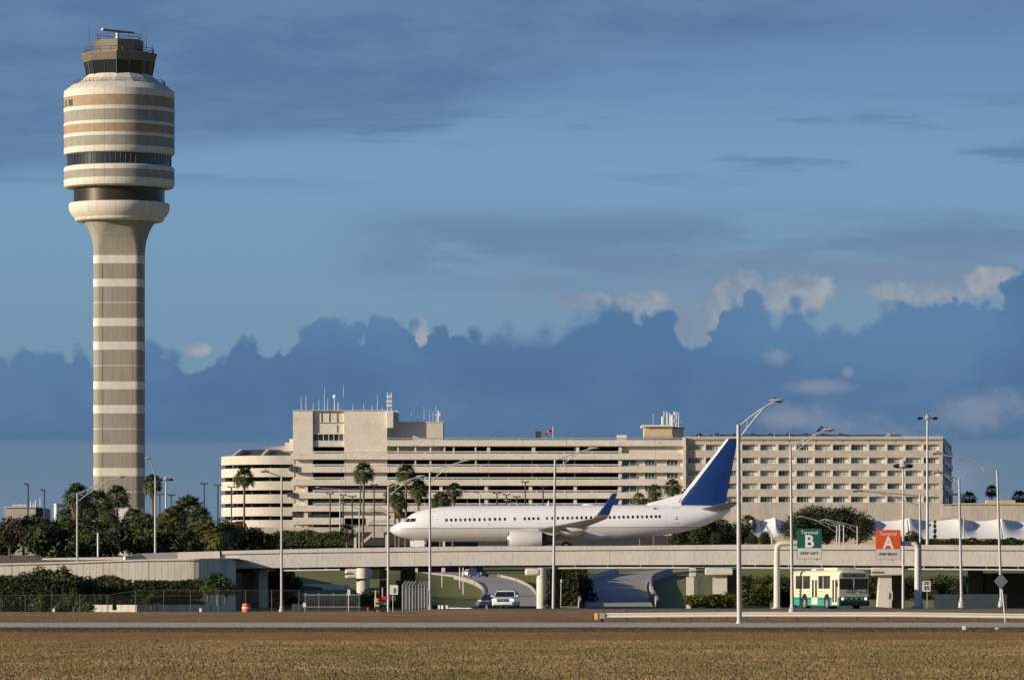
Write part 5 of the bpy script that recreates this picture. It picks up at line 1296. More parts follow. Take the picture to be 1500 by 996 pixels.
cy = thing('topiary_tree', 'slim topiary tree clipped into four stacked balls before the white canopies', 'topiary', (X(1369.5,985), 984, Z(790,985)))
q = MB(); q.tube([(X(1369.5,984),984,Z(795,984)),(X(1369.5,984),984,Z(762,984))], .08, 6); q.build('trunk', barkt, cy)
for k, (py, rr) in enumerate(((764,2.0),(770,2.6),(777.5,3.1),(785,2.8))):
    q = MB(); r_ = rr*984/F; leaves(q, [(X(1369.5,984),984,Z(py,984),r_,r_,r_*1.2)], 160, .12, random.Random(k)); q.ell((X(1369.5,984),984,Z(py,984)), (r_*.8,)*3, 8, 6); q.build('leaf_ball', leafd, cy)
# big ficus hedge and shrubs under the retaining wall
hedge('tall_hedge', -40, 112, 848, 899, 455, 8, leafd, 'tall dark clipped hedge filling the lower left corner below the retaining wall', 9000, .16, bump=.18)
hedge('tall_hedge', 115, 188, 850, 868, 470, 5, leafd, 'dark hedge section between the left street lamp and the low planter', 2400, .15, bump=.35)
hedge('clipped_hedge', 196, 296, 851.5, 867, 486, 4, leafd, 'long dark level hedge along the foot of the retaining wall above the planter', 3600, .14, bump=.1)
hedge('ground_hedge', 235, 300, 878.5, 885.5, 476, 2, leafm, 'low bright green hedge strip on the planter', 1200, .11, bump=.05)
hedge('understorey_hedge', 110, 296, 861, 886, 490, 3, leafd, 'shaded understorey shrub mass behind the planter and the thin fence', 6500, .14, bump=.1)
sh = make_tree(31, 'round shrub', cat='shrub', h=2.6, R_=1.55, trunk=.5, n=1500, lf=.14, m=leafm, name='round_shrub'); SG = 'round shrubs below the retaining wall'
place(sh, 56, 830, 458, 2.5, first=True); sh['label'] = 'leafy shrub crown on the tall hedge, leftmost against the pale wall'; sh['group'] = SG
for px, top_, Y, s_, rz_, lab in ((93,829.5,458,1.0,1.1,'leafy shrub crown on the tall hedge right beside the left street lamp'),(74,834,460,.85,2.2,'low leafy shrub between two taller crowns on the tall hedge'),(36,838,458,.8,3.0,'smallest leafy shrub at the left shoulder of the tall hedge'),
    (128,844,462,.85,.5,'shrub with bare pale stems right of the left street lamp'),(168,843,462,1.0,1.7,'round dark shrub on bare stems left of the planter'),(320,838,462,.98,2.6,'round green topped shrub in front of the shaded end of the retaining wall'),(152,849,465,.7,3.9,'dark shrub between the two stemmed shrubs left of the planter'),(185,850,465,.7,4.9,'dark shrub beside the long level hedge at its left end'),
    (330,850,466,.7,.9,'lower lobe shrub below the round topped shrub at the end of the retaining wall'),(305,852,466,.6,1.9,'dark shrub left of the round topped shrub'),
    (108,868,440,.62,.2,'low bright shrub at the foot of the left street lamp'),(60,872,440,.8,1.2,'yellowish shrub at the foot of the tall hedge'),(12,878,440,.7,2.9,'low shrub at the foot of the tall hedge at the far left'),(88,880,438,.55,4.4,'low shrub with pale twigs between two fence posts'),(128,880,438,.6,4.0,'small dark shrub right of the left street lamp base'),(222,868,468,.5,5.0,'small shrub standing on the planter left part'),
    (541,862,560,1.0,3.3,'dark shrub under the bridge behind the left pier'),(560,850,640,.0,0,'')):
    if s_: place(sh, px, top_, Y, 2.5, rz_, lab, SG, sx=s_)
for k, (px0, px1, pt, Y) in enumerate(((812,847,831.5,632),(806,849,831.5,672),(800,852,831.5,716),(812,860,832,765))):  # thicket added to throw shade across the underpass ramp
    hedge('added_thicket', px0, px1, pt, 893, Y, 41, leafd, ['front','second','third','rearmost'][k] + ' row of the thicket added to shade the underpass ramp from its left', 2600, .2, 'thicket', .5, 'added shade thicket left of the underpass ramp')
hedge('added_thicket', 352, 379, 836, 896, 612, 8, leafd, 'thicket added to darken the gap under the bridge left of the first pier', 1200, .2, 'thicket', .4)  # added with the next one to fill the dark gap under the left span
hedge('added_thicket', 392, 428, 838, 893, 622, 8, leafd, 'thicket added to darken the gap under the bridge right of the first pier', 1800, .2, 'thicket', .6)
# trees under the bridge left + green plants near the bus
tF = make_tree(41, 'dark tree in the shade under the left span of the bridge', h=4.6, R_=2.4, trunk=.8, n=2600, lf=.17); place(tF, 408, 846, 660, 4.5, first=True); tF['group'] = 'shaded trees under the bridge'
for px, top_, Y, s_, rz_ in ((424,840,680,.9,1),(395,850,650,.9,2),(417,862,600,.75,3),(426,872,580,.6,4)): place(tF, px, top_, Y, 4.5, rz_, 'dark tree in the shade under the left span of the bridge', 'shaded trees under the bridge', sx=s_)
for px, top_, Y, s_, rz_ in ((838,838,640,1.25,2),(826,838,660,1.3,3),(843,836,700,1.3,.4),(846,836,760,1.4,4),(850,834,830,1.5,1.4),(822,842,700,.8,1),(843,840,720,.9,2),(808,846,700,.8,3),(835,852,680,.7,5)): place(tF, px, top_, Y, 4.5, rz_, 'dark tree left of the underpass ramp in a clump partly added to shade it', 'shaded trees under the middle span', sx=s_)  # the larger trees are added to throw shade onto the ramp
for k in range(16): place(tF, 1092+k*27, 838+ (k*7)%6, 655+(k*13)%20, 4.5, k*1.3, 'dark tree in the deep shade under the right span of the bridge', 'shaded trees under the right span', sx=1.12)
def plants(px0, px1, pyt0, pyt1, pyb, Y, d, label, n, name='leafy_shrubs', m=leafl):
    rg = random.Random(int(px0)); t = thing(name, label, 'shrub', (X((px0+px1)/2,Y), Y, ter(X((px0+px1)/2,Y), Y)))
    q = MB(); c_ = MB()
    for _ in range(n):
        f = rg.random(); px = px0+(px1-px0)*f; yt = pyt0+(pyt1-pyt0)*f + 3*math.sin(px*.31); x = X(px,Y); y = Y+rg.random()*d; h = (Z(yt,Y)-Z(pyb,Y))*rg.uniform(.15,1.0)**.7
        z = Z(pyb,Y)+h; az = rg.random()*2*PI; l = rg.uniform(.35,.75); d_ = Vector((math.cos(az),math.sin(az),rg.uniform(-.2,.7))).normalized(); s_ = Vector((-d_.y,d_.x,0)).normalized()*.13; c = Vector((x,y,z))
        q.add([c, c+d_*l*.5+s_, c+d_*l-Vector((0,0,.12)), c+d_*l*.5-s_], [(0,1,2,3)])
    q.build('leaves', m, t); c_.box(X(px0,Y)+.3, X(px1,Y)-.3, Y+.5, Y+d, Z(pyb,Y)-.5, Z(max(pyt0,pyt1)+8,Y)); c_.build('shade_core', corem, t); return t  # dark box paints the shade between the leaves
plants(1008, 1084, 876, 871, 889, 440, 3, 'low bright leafy shrubs at the foot of the stepped bridge piers', 1600)
plants(1084, 1133, 868, 858, 889, 438, 3, 'bright leafy shrubs between the big street lamp and the sign gantry post', 1500)
plants(1108, 1135, 852, 848, 875, 446, 3, 'tall palmetto shrub just left of the sign gantry post', 800, m=palmy)
plants(1140, 1172, 862, 868, 889, 440, 3, 'leafy shrubs between the sign gantry post and the bus', 900, m=leafm)
plants(800, 812, 880, 878, 889, 520, 2, 'small dark shrub at the foot of the round middle pier', 200, m=leafd)
# ---------------------------------------------------------------- lighting poles
LG = 'grey cobra-head street lamps'
def lamp(px, pb, pt, lx, ly, Y, label, r0=.125, r1=.08, group=LG, yoff=-.4, m=galv, double=True, base=True, pxt=None):
    x = X(px,Y); xt = X(pxt or px, Y); zb, zt = Z(pb,Y), Z(pt,Y); L_ = Vector((X(lx,Y), Y+yoff, Z(ly,Y)))
    t = thing('street_lamp', label, 'street lamp', (x, Y, zb), group)
    q = MB(); q.tube([(x,Y,zb-.3),(x,Y,zb+.5),(xt,Y,zt)], [r0,r0,r1], 12); q.build('pole', m, t, smooth=True)
    if base: q = MB(); q.lathe([(r0*2.1,zb-.25),(r0*2.0,zb+.12),(r0*1.35,zb+.3),(r0*1.2,zb+.55)], 12, (x,Y)); q.build('base', m, t)
    s_ = 1 if lx > px else -1; top = Vector((xt, Y, zt)); d = L_-top; ln = abs(d.x)
    q = MB(); pts = []
    for k in range(9):
        f = k/8; pts.append(Vector((top.x + d.x*f, Y+yoff*f, top.z - .12 + (d.z+.12)*(.62*f+.38*math.sin(f*PI/2)))))
    q.tube(pts, [.05]*9, 7)
    if double:
        low = []
        for k in range(8):
            f = k/8*.82; up = pts[0]*(1-0)+Vector((0,0,0)); g_ = f
            hz_ = top.z - .12 + (d.z+.12)*(.62*g_+.38*math.sin(g_*PI/2)); low.append(Vector((top.x + d.x*g_, Y+yoff*g_, hz_ - .75*(1-k/7)**1.1)))
        q.tube(low, .038, 7)
        for k in (2,4): q.tube([pts[k]*1.0, low[k]*1.0], .03, 5)
    q.build('arm', m, t, smooth=True)
    q = MB(); c = L_; hl = .48
    q.loft([[(c.x + s_*u_, c.y + w_*.15*math.cos(a), c.z + .02 + h_*(.105 if math.sin(a) > 0 else .06)*math.sin(a)) for a in [2*PI*i/12 for i in range(12)]] for u_, w_, h_ in ((-hl*.9,.35,.4),(-hl*.5,.7,.8),(0,1,1),(hl*.5,.95,.9),(hl*.85,.5,.5),(hl,.1,.1))])
    hd = q.build('lamp_head', lampm, t, smooth=True)
    q = MB(); q.ell((c.x+s_*.12, c.y, c.z-.04), (.2,.12,.07), 8, 5); q.build('lens', darkm, hd, smooth=True)
    q = MB(); q.tube([(c.x-s_*.1, c.y, c.z+.08),(c.x-s_*.1, c.y, c.z+.22)], .045, 6); q.build('photocell', darkm, hd)
    return t
lamp(113.2,897,722,178,698.5,528,'leftmost street lamp, before the hedge, its arm reaching right to the control tower')
lamp(412.5,895.5,697,388,690.5,467,'street lamp in front of the spiral ramp with a short thin arm to the left', double=False)
lamp(568.8,901,712,617,698,455,'street lamp crossing the nose of the airliner, arm to the right')
lamp(629.8,896.5,690,681,675.5,446,'street lamp crossing the forward fuselage of the airliner, arm to the right')
lamp(810.5,903,672,869,657,402,'street lamp crossing the airliner wing, arm to the right', pxt=813)
lamp(1083,923.5,622,1137,587.5,306,'nearest and tallest street lamp, its pole crossing the blue tail fin', r0=.15, r1=.11, pxt=1081.5)
eb = lamp(1160.5,895,652,1213,630,380,'street lamp left of the green terminal sign with two birds on its arm', pxt=1158)
lamp(1408.5,885,700,1372,692,420,'street lamp at the right with a short arm to the left', pxt=1405)
lamp(1466.8,885,688,1371,664,412,'street lamp near the right edge with a long arm to the left reaching the hotel', pxt=1460.5)
lamp(1348.6,887,724,1254,719,405,'slim street lamp beside the right sign gantry post with a long faint arm', r0=.11, r1=.07, pxt=1347.5)
lamp(227.5,806,698,218.5,671.5,560,'street lamp standing on the embankment right of the control tower with a short dark arm', double=False, base=False)
lamp(526.5,800,744,501,736.5,640,'small street lamp behind the bridge left of the airliner nose, arm to the left', double=False, base=False, r0=.1, r1=.07)
for px, pt, lx, ly, pb, Y, lab in ((1226,770,1174,757,812,700,'short lamp behind the bridge between the signs, arm reaching left above the green sign'),(1236,768.5,1206,762,800,720,'brownish lamp behind the bridge, second from left between the signs'),(1256,770.5,1210,761,798,715,'lamp behind the bridge with a long double arm, right of the two brownish poles'),(1263.5,764,1272,755,798,900,'thin lamp before the canopy left of the orange sign, arm to the right'),(1131,782,1116,762.5,797,720,'small dark-headed lamp above the left end of the sign gantry'),(1412,752,1362,763,790,985,'far thin lamp in front of the canopies')):
    lamp(px, pb, pt, lx, ly, Y, lab, r0=.12, r1=.09, base=False, m=galv, group='short lamps behind the bridge')
lamp(1230,800,768,1214,763,705,'brownish lamp pole standing close beside another behind the bridge', r0=.13, r1=.1, base=False, group='short lamps behind the bridge')
lamp(498.2,790,716,466,714,900,'thin lamp pole before the left garage corner with a white head', double=False, base=False, r0=.12, r1=.09)
lamp(703,745,722,672,717,820,'small lamp behind the airliner roof with an arm to the left', double=False, base=False, r0=.1, r1=.07)
lamp(757.5,745,736,742,733,820,'tiny white-headed lamp just over the airliner roof', double=False, base=False, r0=.1, r1=.07)
def highmast(px, pb, pt, Y, label, n=4, r_=.16, rad=1.0, group=None):
    x = X(px,Y); zb, zt = Z(pb,Y), Z(pt,Y); t = thing('floodlight_mast', label, 'floodlight mast', (x,Y,zb), group)
    q = MB(); q.tube([(x,Y,zb-.5),(x,Y,zt)], [r_*1.3, r_*.8], 10); q.build('mast', galv, t, smooth=True)
    q = MB(); q.lathe([(.28,zt-.35),(.32,zt),(.12,zt+.35)], 10, (x,Y)); 
    for k in range(n): a = 2*PI*k/n; q.tube([(x,Y,zt-.15),(x+rad*.6*math.cos(a),Y+rad*.6*math.sin(a),zt-.1)], .06, 5)
    q.build('head_frame', lampm, t)
    for k in range(n):
        a = 2*PI*k/n; q = MB(); q.ell((x+rad*math.cos(a), Y+rad*math.sin(a), zt-.15), (.42,.42,.2), 10, 6); q.build('floodlight', darkm if k % 2 == 0 else lampm, t, smooth=True)
highmast(1358.5,797,611,700,'tall floodlight mast rising above the right end of the hotel roof')
highmast(1323,888,680,470,'slimmer floodlight mast before the hotel right of the orange sign', rad=.5, r_=.1)
def tlight(px, pt, pb, Y, label, dbl=True, hw=5.5):
    x = X(px,Y); zb, zt = Z(pb,Y), Z(pt,Y); w_ = hw*Y/F; t = thing('parking_lot_lamp', label, 'lot lamp', (x,Y,zb), 'dark shoebox lamps of the parking areas')
    q = MB(); q.tube([(x,Y,zb-2),(x,Y,zt)], .13, 6); q.tube([(x-(w_ if not dbl else w_*.7),Y,zt-.08),(x+(w_*.7 if dbl else 0),Y,zt-.08)], .07, 5); q.build('pole', galvd, t)
    for s_ in ((-1,1) if dbl else (-1,)):
        q = MB(); c = x+s_*w_*.72; q.box(c-w_*.32, c+w_*.32, Y-.3, Y+.3, zt-.13, zt+.12); q.build('lamp_head', galvd, t)
for px, pt, pb, Y, d_, lab in ((41,708.5,765,800,False,'single-headed dark lamp at the far left behind the equipment building'),(65,717,765,860,False,'second dark lamp right of the equipment building, lower than its neighbour'),(234,723.5,765,900,True,'low twin-headed dark lamp just right of the tall slim palm'),(251,724.5,765,900,True,'low twin-headed dark lamp between two palms right of the control tower'),(299,708,765,900,True,'tall twin-headed dark lamp left of the spiral ramp against the sky'),(319,710,765,900,True,'dark lamp touching the left edge of the spiral ramp'),(339,713,775,950,True,'dark lamp before the left part of the spiral ramp'),(483.5,722.5,775,1000,True,'left of three descending twin-headed lamps in front of the garage'),(502.5,724.5,776,1000,True,'middle of three descending twin-headed lamps in front of the garage'),(516,726.5,776,1000,True,'right of three descending twin-headed lamps in front of the garage'),(548,709.5,775,1000,True,'twin-headed lamp right of the tall palm in front of the garage'),(528,707,740,1060,True,'twin-headed lamp half behind the crown of the tall palm'),(728,722,750,1000,True,'left of three small lamps showing over the airliner roof'),(742,724,750,1000,True,'middle of three small lamps showing over the airliner roof'),(757,727,750,1000,True,'right of three small lamps showing over the airliner roof'),(769.5,705.5,750,1000,True,'taller twin-headed lamp over the airliner roof'),(795.5,712,750,1050,True,'faint lamp pole left of the lamp crossing the wing')):
    tlight(px, pt, pb, Y, lab, d_)
highmast(243.2,765,701,820,'pale mast with a four-lamp head between the slim palm and the low dark lamps', rad=.75, r_=.14)
q = MB(); q.tube([(X(143.5,590),590,Z(815,590)),(X(143.5,590),590,Z(781,590))], .1, 10); q.tube([(X(143.5,590),590,Z(781,590)),(X(143.5,590),590,Z(780.4,590))], .13, 10)
tag(q.build('marker_post', whitec, base=(X(143.5,590),590,Z(815,590)), smooth=True), 'short plain white post on the embankment right of the left street lamp', 'post')
# birds
def bird(px, py, Y, yaw, label):
    q = MB(); x, z = 0, 0
    body = [(-.17,0,-.10,.01,.01),(-.12,0,-.04,.03,.025),(-.05,0,.03,.065,.06),(.03,0,.08,.07,.075),(.08,0,.14,.05,.05),(.10,0,.18,.038,.035),(.135,0,.215,.038,.036),(.165,0,.22,.022,.02),(.215,0,.212,.004,.004)]
    q.loft([[(a, b_+w_*math.cos(t), c+h_*math.sin(t)) for t in [2*PI*i/10 for i in range(10)]] for a, b_, c, w_, h_ in body])
    q.add([(-.03,.06,.10),(-.06,.075,.03),(-.24,.03,-.13),(-.16,.05,.0)],[(0,1,2,3)]); q.add([(-.03,-.06,.10),(-.06,-.075,.03),(-.24,-.03,-.13),(-.16,-.05,.0)],[(0,1,2,3)])
    q.tube([(.02,.025,.03),(.03,.025,-.09),(.06,.03,-.10)], .008, 5); q.tube([(.02,-.025,.03),(.03,-.025,-.09),(.06,-.03,-.10)], .008, 5)
    o = q.build('bird', birdm, smooth=True); tag(o, label, 'bird', None); o.location = (X(px,Y), Y-.35, Z(py,Y)); o.rotation_euler = (0,0,yaw); o.scale = (1.25,)*3
bird(1200.6,630.3,380,.4,'left black bird perched on the street lamp arm above the hotel roof'); bird(1205.8,630.2,380,2.6,'right black bird perched on the street lamp arm, beside the lamp head')

# ---------------------------------------------------------------- signs
def text(txt, size, c, m, parent, name='lettering', bold=.0, w_=None, depth=.012):
    cu_ = bpy.data.curves.new('txt', 'FONT'); cu_.body = txt; cu_.size = size; cu_.align_x = 'CENTER'; cu_.align_y = 'CENTER'; cu_.offset = bold; cu_.extrude = depth; cu_.resolution_u = 4
    o = bpy.data.objects.new('txt', cu_); col.objects.link(o); bpy.context.view_layer.update()
    me = bpy.data.meshes.new_from_object(o.evaluated_get(bpy.context.evaluated_depsgraph_get())); bpy.data.objects.remove(o)
    xs_ = [v_.co.x for v_ in me.vertices]; k = (w_/(max(xs_)-min(xs_))) if w_ else 1
    ys_ = [v_.co.y for v_ in me.vertices]; mx_ = (max(xs_)+min(xs_))/2; my_ = (max(ys_)+min(ys_))/2
    o0 = ORG[parent.name]
    for v_ in me.vertices: v_.co = Vector((c[0]+(v_.co.x-mx_)*k, c[1]-v_.co.z, c[2]+(v_.co.y-my_))) - o0
    me.materials.clear(); me.materials.append(m); n = bpy.data.objects.new(name, me); col.objects.link(n); n.parent = parent; ORG[n.name] = o0; return n
YS = 404.0
def rbox(q, x0, x1, z0, z1, y0, y1, r):
    pts = []
    for cx__, cz__, a0 in ((x1-r,z0+r,-90),(x1-r,z1-r,0),(x0+r,z1-r,90),(x0+r,z0+r,180)):
        for k in range(5): a = math.radians(a0+22.5*k); pts.append((cx__+r*math.cos(a), cz__+r*math.sin(a)))
    q.prism(pts, y0, y1)
def termsign(px0, px1, yt, ym, yb, m, letter, sub, label, name):
    x0, x1 = X(px0,YS), X(px1,YS); xc = (x0+x1)/2
    t = thing('terminal_sign', label, 'road sign', (xc, YS-.6, Z(yb,YS)))
    q = MB(); rbox(q, x0, x1, Z(yb,YS), Z(yt,YS), YS-.55, YS-.50, .08); q.build('panel', signk if letter == 'B' else m, t)
    q = MB(); rbox(q, x0+.03, x1-.03, Z(yb,YS)+.03, Z(ym,YS)+.02, YS-.56, YS-.552, .05); q.build('lower_plate', signw, t)
    q = MB(); rbox(q, x0+.01, x1-.01, Z(ym,YS), Z(yt,YS)-.01, YS-.57, YS-.552, .04); q.build('upper_plate', m, t)
    text('Terminal', .40, (xc, YS-.575, Z(yt+5.6,YS)), signt, t, bold=.0, w_=1.30)
    text(letter, 1.32, (xc+(.02), YS-.575, Z(yt+18.6,YS)), signt, t, bold=.035, w_=(.68 if letter == 'B' else .86))
    text(sub, .27, (xc, YS-.57, Z((ym+yb)/2-.5,YS)), signk, t, bold=.0, w_=1.36)
    return t
termsign(1167,1203,774,802.5,818.5,signg,'B','KEEP LEFT','green Terminal B sign with a white KEEP LEFT plate hanging from the left gantry arm','B')
termsign(1282,1318.5,776,804,819.5,signo,'A','KEEP RIGHT','orange Terminal A sign with a white KEEP RIGHT plate hanging from the right gantry arm','A')
def gantry(px, pb, side, pxe, label):
    x = X(px,YS); zb = Z(pb,YS); za = Z(796,YS); t = thing('sign_gantry', label, 'sign gantry', (x,YS,zb))
    q = MB(); s_ = side; r_ = .26; zt = Z(794,YS); xe_ = X(pxe,YS)
    pts = [(x,YS,zb-.3),(x,YS,zt-.55),(x+s_*.06,YS,zt-.30),(x+s_*.22,YS,zt-.14),(x+s_*.5,YS,zt-.10),(xe_,YS,zt-.06)]
    q.tube(pts[:2], [.25,.22], 16); q.build('post', pierc, t, smooth=True)
    q = MB(); q.tube(pts[1:], [.22,.22,.21,.19,.16], 16); q.build('arm', pierc, t, smooth=True)
    q = MB(); q.lathe([(.42,zb-.2),(.42,zb+.08),(.3,zb+.1)], 12, (x,YS)); q.build('base_plate', galv, t)
    q = MB()
    for k in (.62,.9): xx = x+(xe_-x)*k; q.box(xx-.05, xx+.05, YS-.49, YS+.05, zt-1.4, zt+.35)
    q.build('hangers', galv, t)
gantry(1138,891,1,1203,'thick white cantilever post and arm carrying the green terminal sign')
gantry(1344,889,-1,1283,'thick white cantilever post and arm carrying the orange terminal sign')
# speed limit
t = thing('speed_limit_sign', 'white speed limit 35 sign on a thin post right of the gantry post', 'road sign', (X(1357,412),412,.5))
q = MB(); q.box(X(1358,412)-.035, X(1358,412)+.035, 412, 412.06, .3, Z(851,412)); q.build('post', galv, t)
q = MB(); rbox(q, X(1350.8,412), X(1363,412), Z(866,412), Z(850.5,412), 411.93, 411.96, .05); q.build('plate', signt, t)
xc = X(1356.9,412); text('SPEED', .12, (xc,411.92,Z(852.6,412)), signk, t, bold=.003, w_=.42); text('LIMIT', .12, (xc,411.92,Z(855,412)), signk, t, bold=.003, w_=.42); text('35', .42, (xc,411.92,Z(860.8,412)), signk, t, bold=.012, w_=.44)
t = thing('pedestrian_sign', 'small white plate with a walking figure on the bridge pier behind the bus', 'road sign', (X(1303,430),430,.5))
q = MB(); q.box(X(1303.5,430)-.03, X(1303.5,430)+.03, 430, 430.06, .3, Z(866,430)); q.build('post', galv, t)
q = MB(); rbox(q, X(1299,430), X(1307.5,430), Z(879,430), Z(865,430), 429.93, 429.96, .04); q.build('plate', signw, t)
q = MB(); xs_ = X(1303.2,430); z_ = Z(868,430); q.tube([(xs_,429.9,z_-.02),(xs_,429.91,z_-.03)], .055, 8); 
q.tube([(xs_,429.91,z_-.1),(xs_-.01,429.91,z_-.28)], .035, 5); q.tube([(xs_,429.91,z_-.27),(xs_-.08,429.91,z_-.48)], .02, 5); q.tube([(xs_,429.91,z_-.27),(xs_+.08,429.91,z_-.48)], .02, 5); q.tube([(xs_,429.91,z_-.12),(xs_+.09,429.91,z_-.22)], .017, 5); q.build('figure_symbol', signk, t)
t = thing('diamond_sign', 'blue-grey back of a diamond-shaped sign on a leaning post at the right edge', 'road sign', (X(1474,318),318,0))
q = MB(); q.tube([(X(1474,318),318,Z(922,318)-.2),(X(1466.2,318),318,Z(843,318))], .035, 6); q.build('post', signt, t)
c = Vector((X(1466,318),317.93,Z(851,318))); s_ = 10.2*318/F; q = MB(); q.prism([(c.x,c.z-s_*1.15),(c.x+s_,c.z),(c.x,c.z+s_*1.15),(c.x-s_,c.z)], c.y, c.y+.03); q.build('plate', signb, t)
t = thing('square_sign', 'white square sign back on a post beside the street lamp and the orange barricade', 'road sign', (X(576,440),440,0))
q = MB(); q.tube([(X(575.5,440),440,-.2),(X(575.5,440),440,Z(868,440))], .035, 6); q.build('post', pennyel, t)
q = MB(); rbox(q, X(571,440), X(583,440), Z(870.5,440), Z(856.5,440), 439.92, 439.95, .05); q.build('plate', signt, t)
q = MB(); q.box(X(576.5,440), X(580,440), 439.9, 439.918, Z(868.5,440), Z(861,440)); q.build('arrow_symbol', signb, t)
def postsign(px, pt, pm, pb, w_, Y, label, m=signt, pm_=pierc):
    t = thing('small_sign', label, 'road sign', (X(px,Y),Y,Z(pb,Y))); q = MB(); q.tube([(X(px-.6,Y),Y,Z(pb,Y)-.3),(X(px,Y),Y,Z(pt,Y))], .04, 6); q.build('post', pm_, t)
    q = MB(); rbox(q, X(px-w_/2,Y), X(px+w_/2,Y), Z(pm,Y), Z(pt,Y), Y-.08, Y-.05, .03); q.build('plate', m, t)
postsign(511,863,872,893,4,470,'narrow white sign on a leaning post in front of the palisade railing')
postsign(793.5+28.5,848,853,885,2,520,'thin white post sign between the middle pier and the underpass ramp')
for k, (px, pt, pb, Y) in enumerate(((647.6,839,856,720),(673.5,841,862,690),(678.6,842,866,680),(685.5,838,841,800))):
    if k < 3:
        q = MB(); q.tube([(X(px,Y),Y,Z(pb,Y)-.4),(X(px,Y),Y,Z(pt,Y)+1)], .07, 6); tag(q.build('marker_post', pierc, base=(X(px,Y),Y,Z(pb,Y))), ['upper thin post on the brown slope under the bridge','left of two close thin posts on the brown slope left of the exit road','right of two close thin posts on the brown slope left of the exit road'][k], 'post')
for px, Y, h, lab in ((79,402,.33,'small white marker stub left of the left street lamp'),(294,402,.36,'small white marker stub before the round topped shrub'),(1412.5,276,.22,'small white block in the grass near the right edge'),(1460.5,280,.13,'smallest white block in the grass by the leaning sign post')):
    q = MB(); z = ter(X(px,Y),Y); q.prism_z([(X(px,Y)+a*.09, Y+b_*.09) for a, b_ in ((-1,-1),(1,-1),(1,1),(-1,1))], z-.1, z+h); tag(q.build('marker_stub', signt, base=(X(px,Y),Y,z), bevel=.02), lab, 'marker')
q = MB(); x0 = X(713,392); q.tube([(x0,392,.3),(x0,392,Z(886,392))], .04, 6); tag(q.build('marker_post', pennyel, base=(x0,392,.4)), 'thin yellowish stake at the road edge left of the white truck', 'post')

# ---------------------------------------------------------------- guardrail
YG = 335.0
gr = thing('guardrail', 'galvanized steel guardrail along the terminal road from the yellow end cap to the right edge', 'guardrail', (X(1100,YG),YG,.1))
gp = []
def gy(px): return Z(prof([(872,896.6),(1100,895),(1320,895.2),(1500,897.5),(1700,900)], px)+1, YG)
W = [(0,.165),(-.04,.14),(-.06,.09),(-.035,.03),(-.025,0),(-.035,-.03),(-.06,-.09),(-.04,-.14),(0,-.165)]
rings = []
pxs = list(range(880, 1760, 12))
for p in pxs:
    x = X(p,YG); z = gy(p) - .165; rings.append([(x,YG+a*1.3,z+c) for a, c in W] + [(x,YG+a*1.3+.02,z+c) for a, c in reversed(W)])
q = MB(); q.loft(rings); q.build('rail', whitec, gr, smooth=True)
posts = [882,918,965,984,1012,1039,1066,1093.5,1124,1168,1212.5,1256,1300.5,1344,1389,1433.5,1478,1524,1570,1616,1662,1708]
for i, p in enumerate(posts):
    x = X(p,YG); z = gy(p); q = MB(); q.box(x-.09, x+.09, YG+.04, YG+.22, ter(x,YG)-.3, z-.02 + (.22 if i == 1 else 0)); q.build('post', barkt if i > 1 else galvd, gr)
q = MB(); x = X(874.5,YG); q.box(x-.14, x+.10, YG-.16, YG+.1, gy(874)-.44, gy(874)-.0); q.build('end_terminal', yellowm, gr, bevel=.04)
q = MB(); q.box(x+.10, X(886,YG), YG-.12, YG+.04, gy(874)-.36, gy(874)+.0); q.build('terminal_head', galv, gr)

# chain link fence
cf = thing('chain_link_fence', 'fine chain-link fence on thin posts before the hedge and planter at the left', 'fence', (X(200,408),408,.1))
fencem = mat('dull_fence_wire', (.13,.13,.125), None, 1, .7); YF = 408.0; ft = lambda p: Z(prof([(-80,872),(160,871),(200,864.5),(440,864.5)], p), YF)
zf0 = Z(897,YF)
for p in (-34,0,37,75.5,117,157,198.5,240,279,320.5,359.5,398,438):
    q = MB(); q.tube([(X(p,YF),YF,zf0-.2),(X(p,YF),YF,ft(p)+.05)], .024, 6); q.build('post', fencem, cf)
q = MB()
pp = list(range(-60, 441, 20)); q.tube([(X(p,YF),YF,ft(p)) for p in pp], .014, 4)
q.build('top_rail', fencem, cf)
q = MB(); x0, x1 = X(-60,YF), X(438,YF); st_ = .16; hgt = 1.75
n = int((x1-x0)/st_)
for k in range(0, n):
    xa = x0+k*st_
    for s_ in (1,-1):
        xb = xa+s_*hgt
        if xb < x0 or xb > x1: continue
        zt = min(ft(CX+xa*F/YF), ft(CX+xb*F/YF)); q.add([(xa-.002,YF,zf0),(xa+.002,YF,zf0),(xb+.002,YF,zt),(xb-.002,YF,zt)], [(0,1,2,3)])
q.build('wire_mesh', fencem, cf)
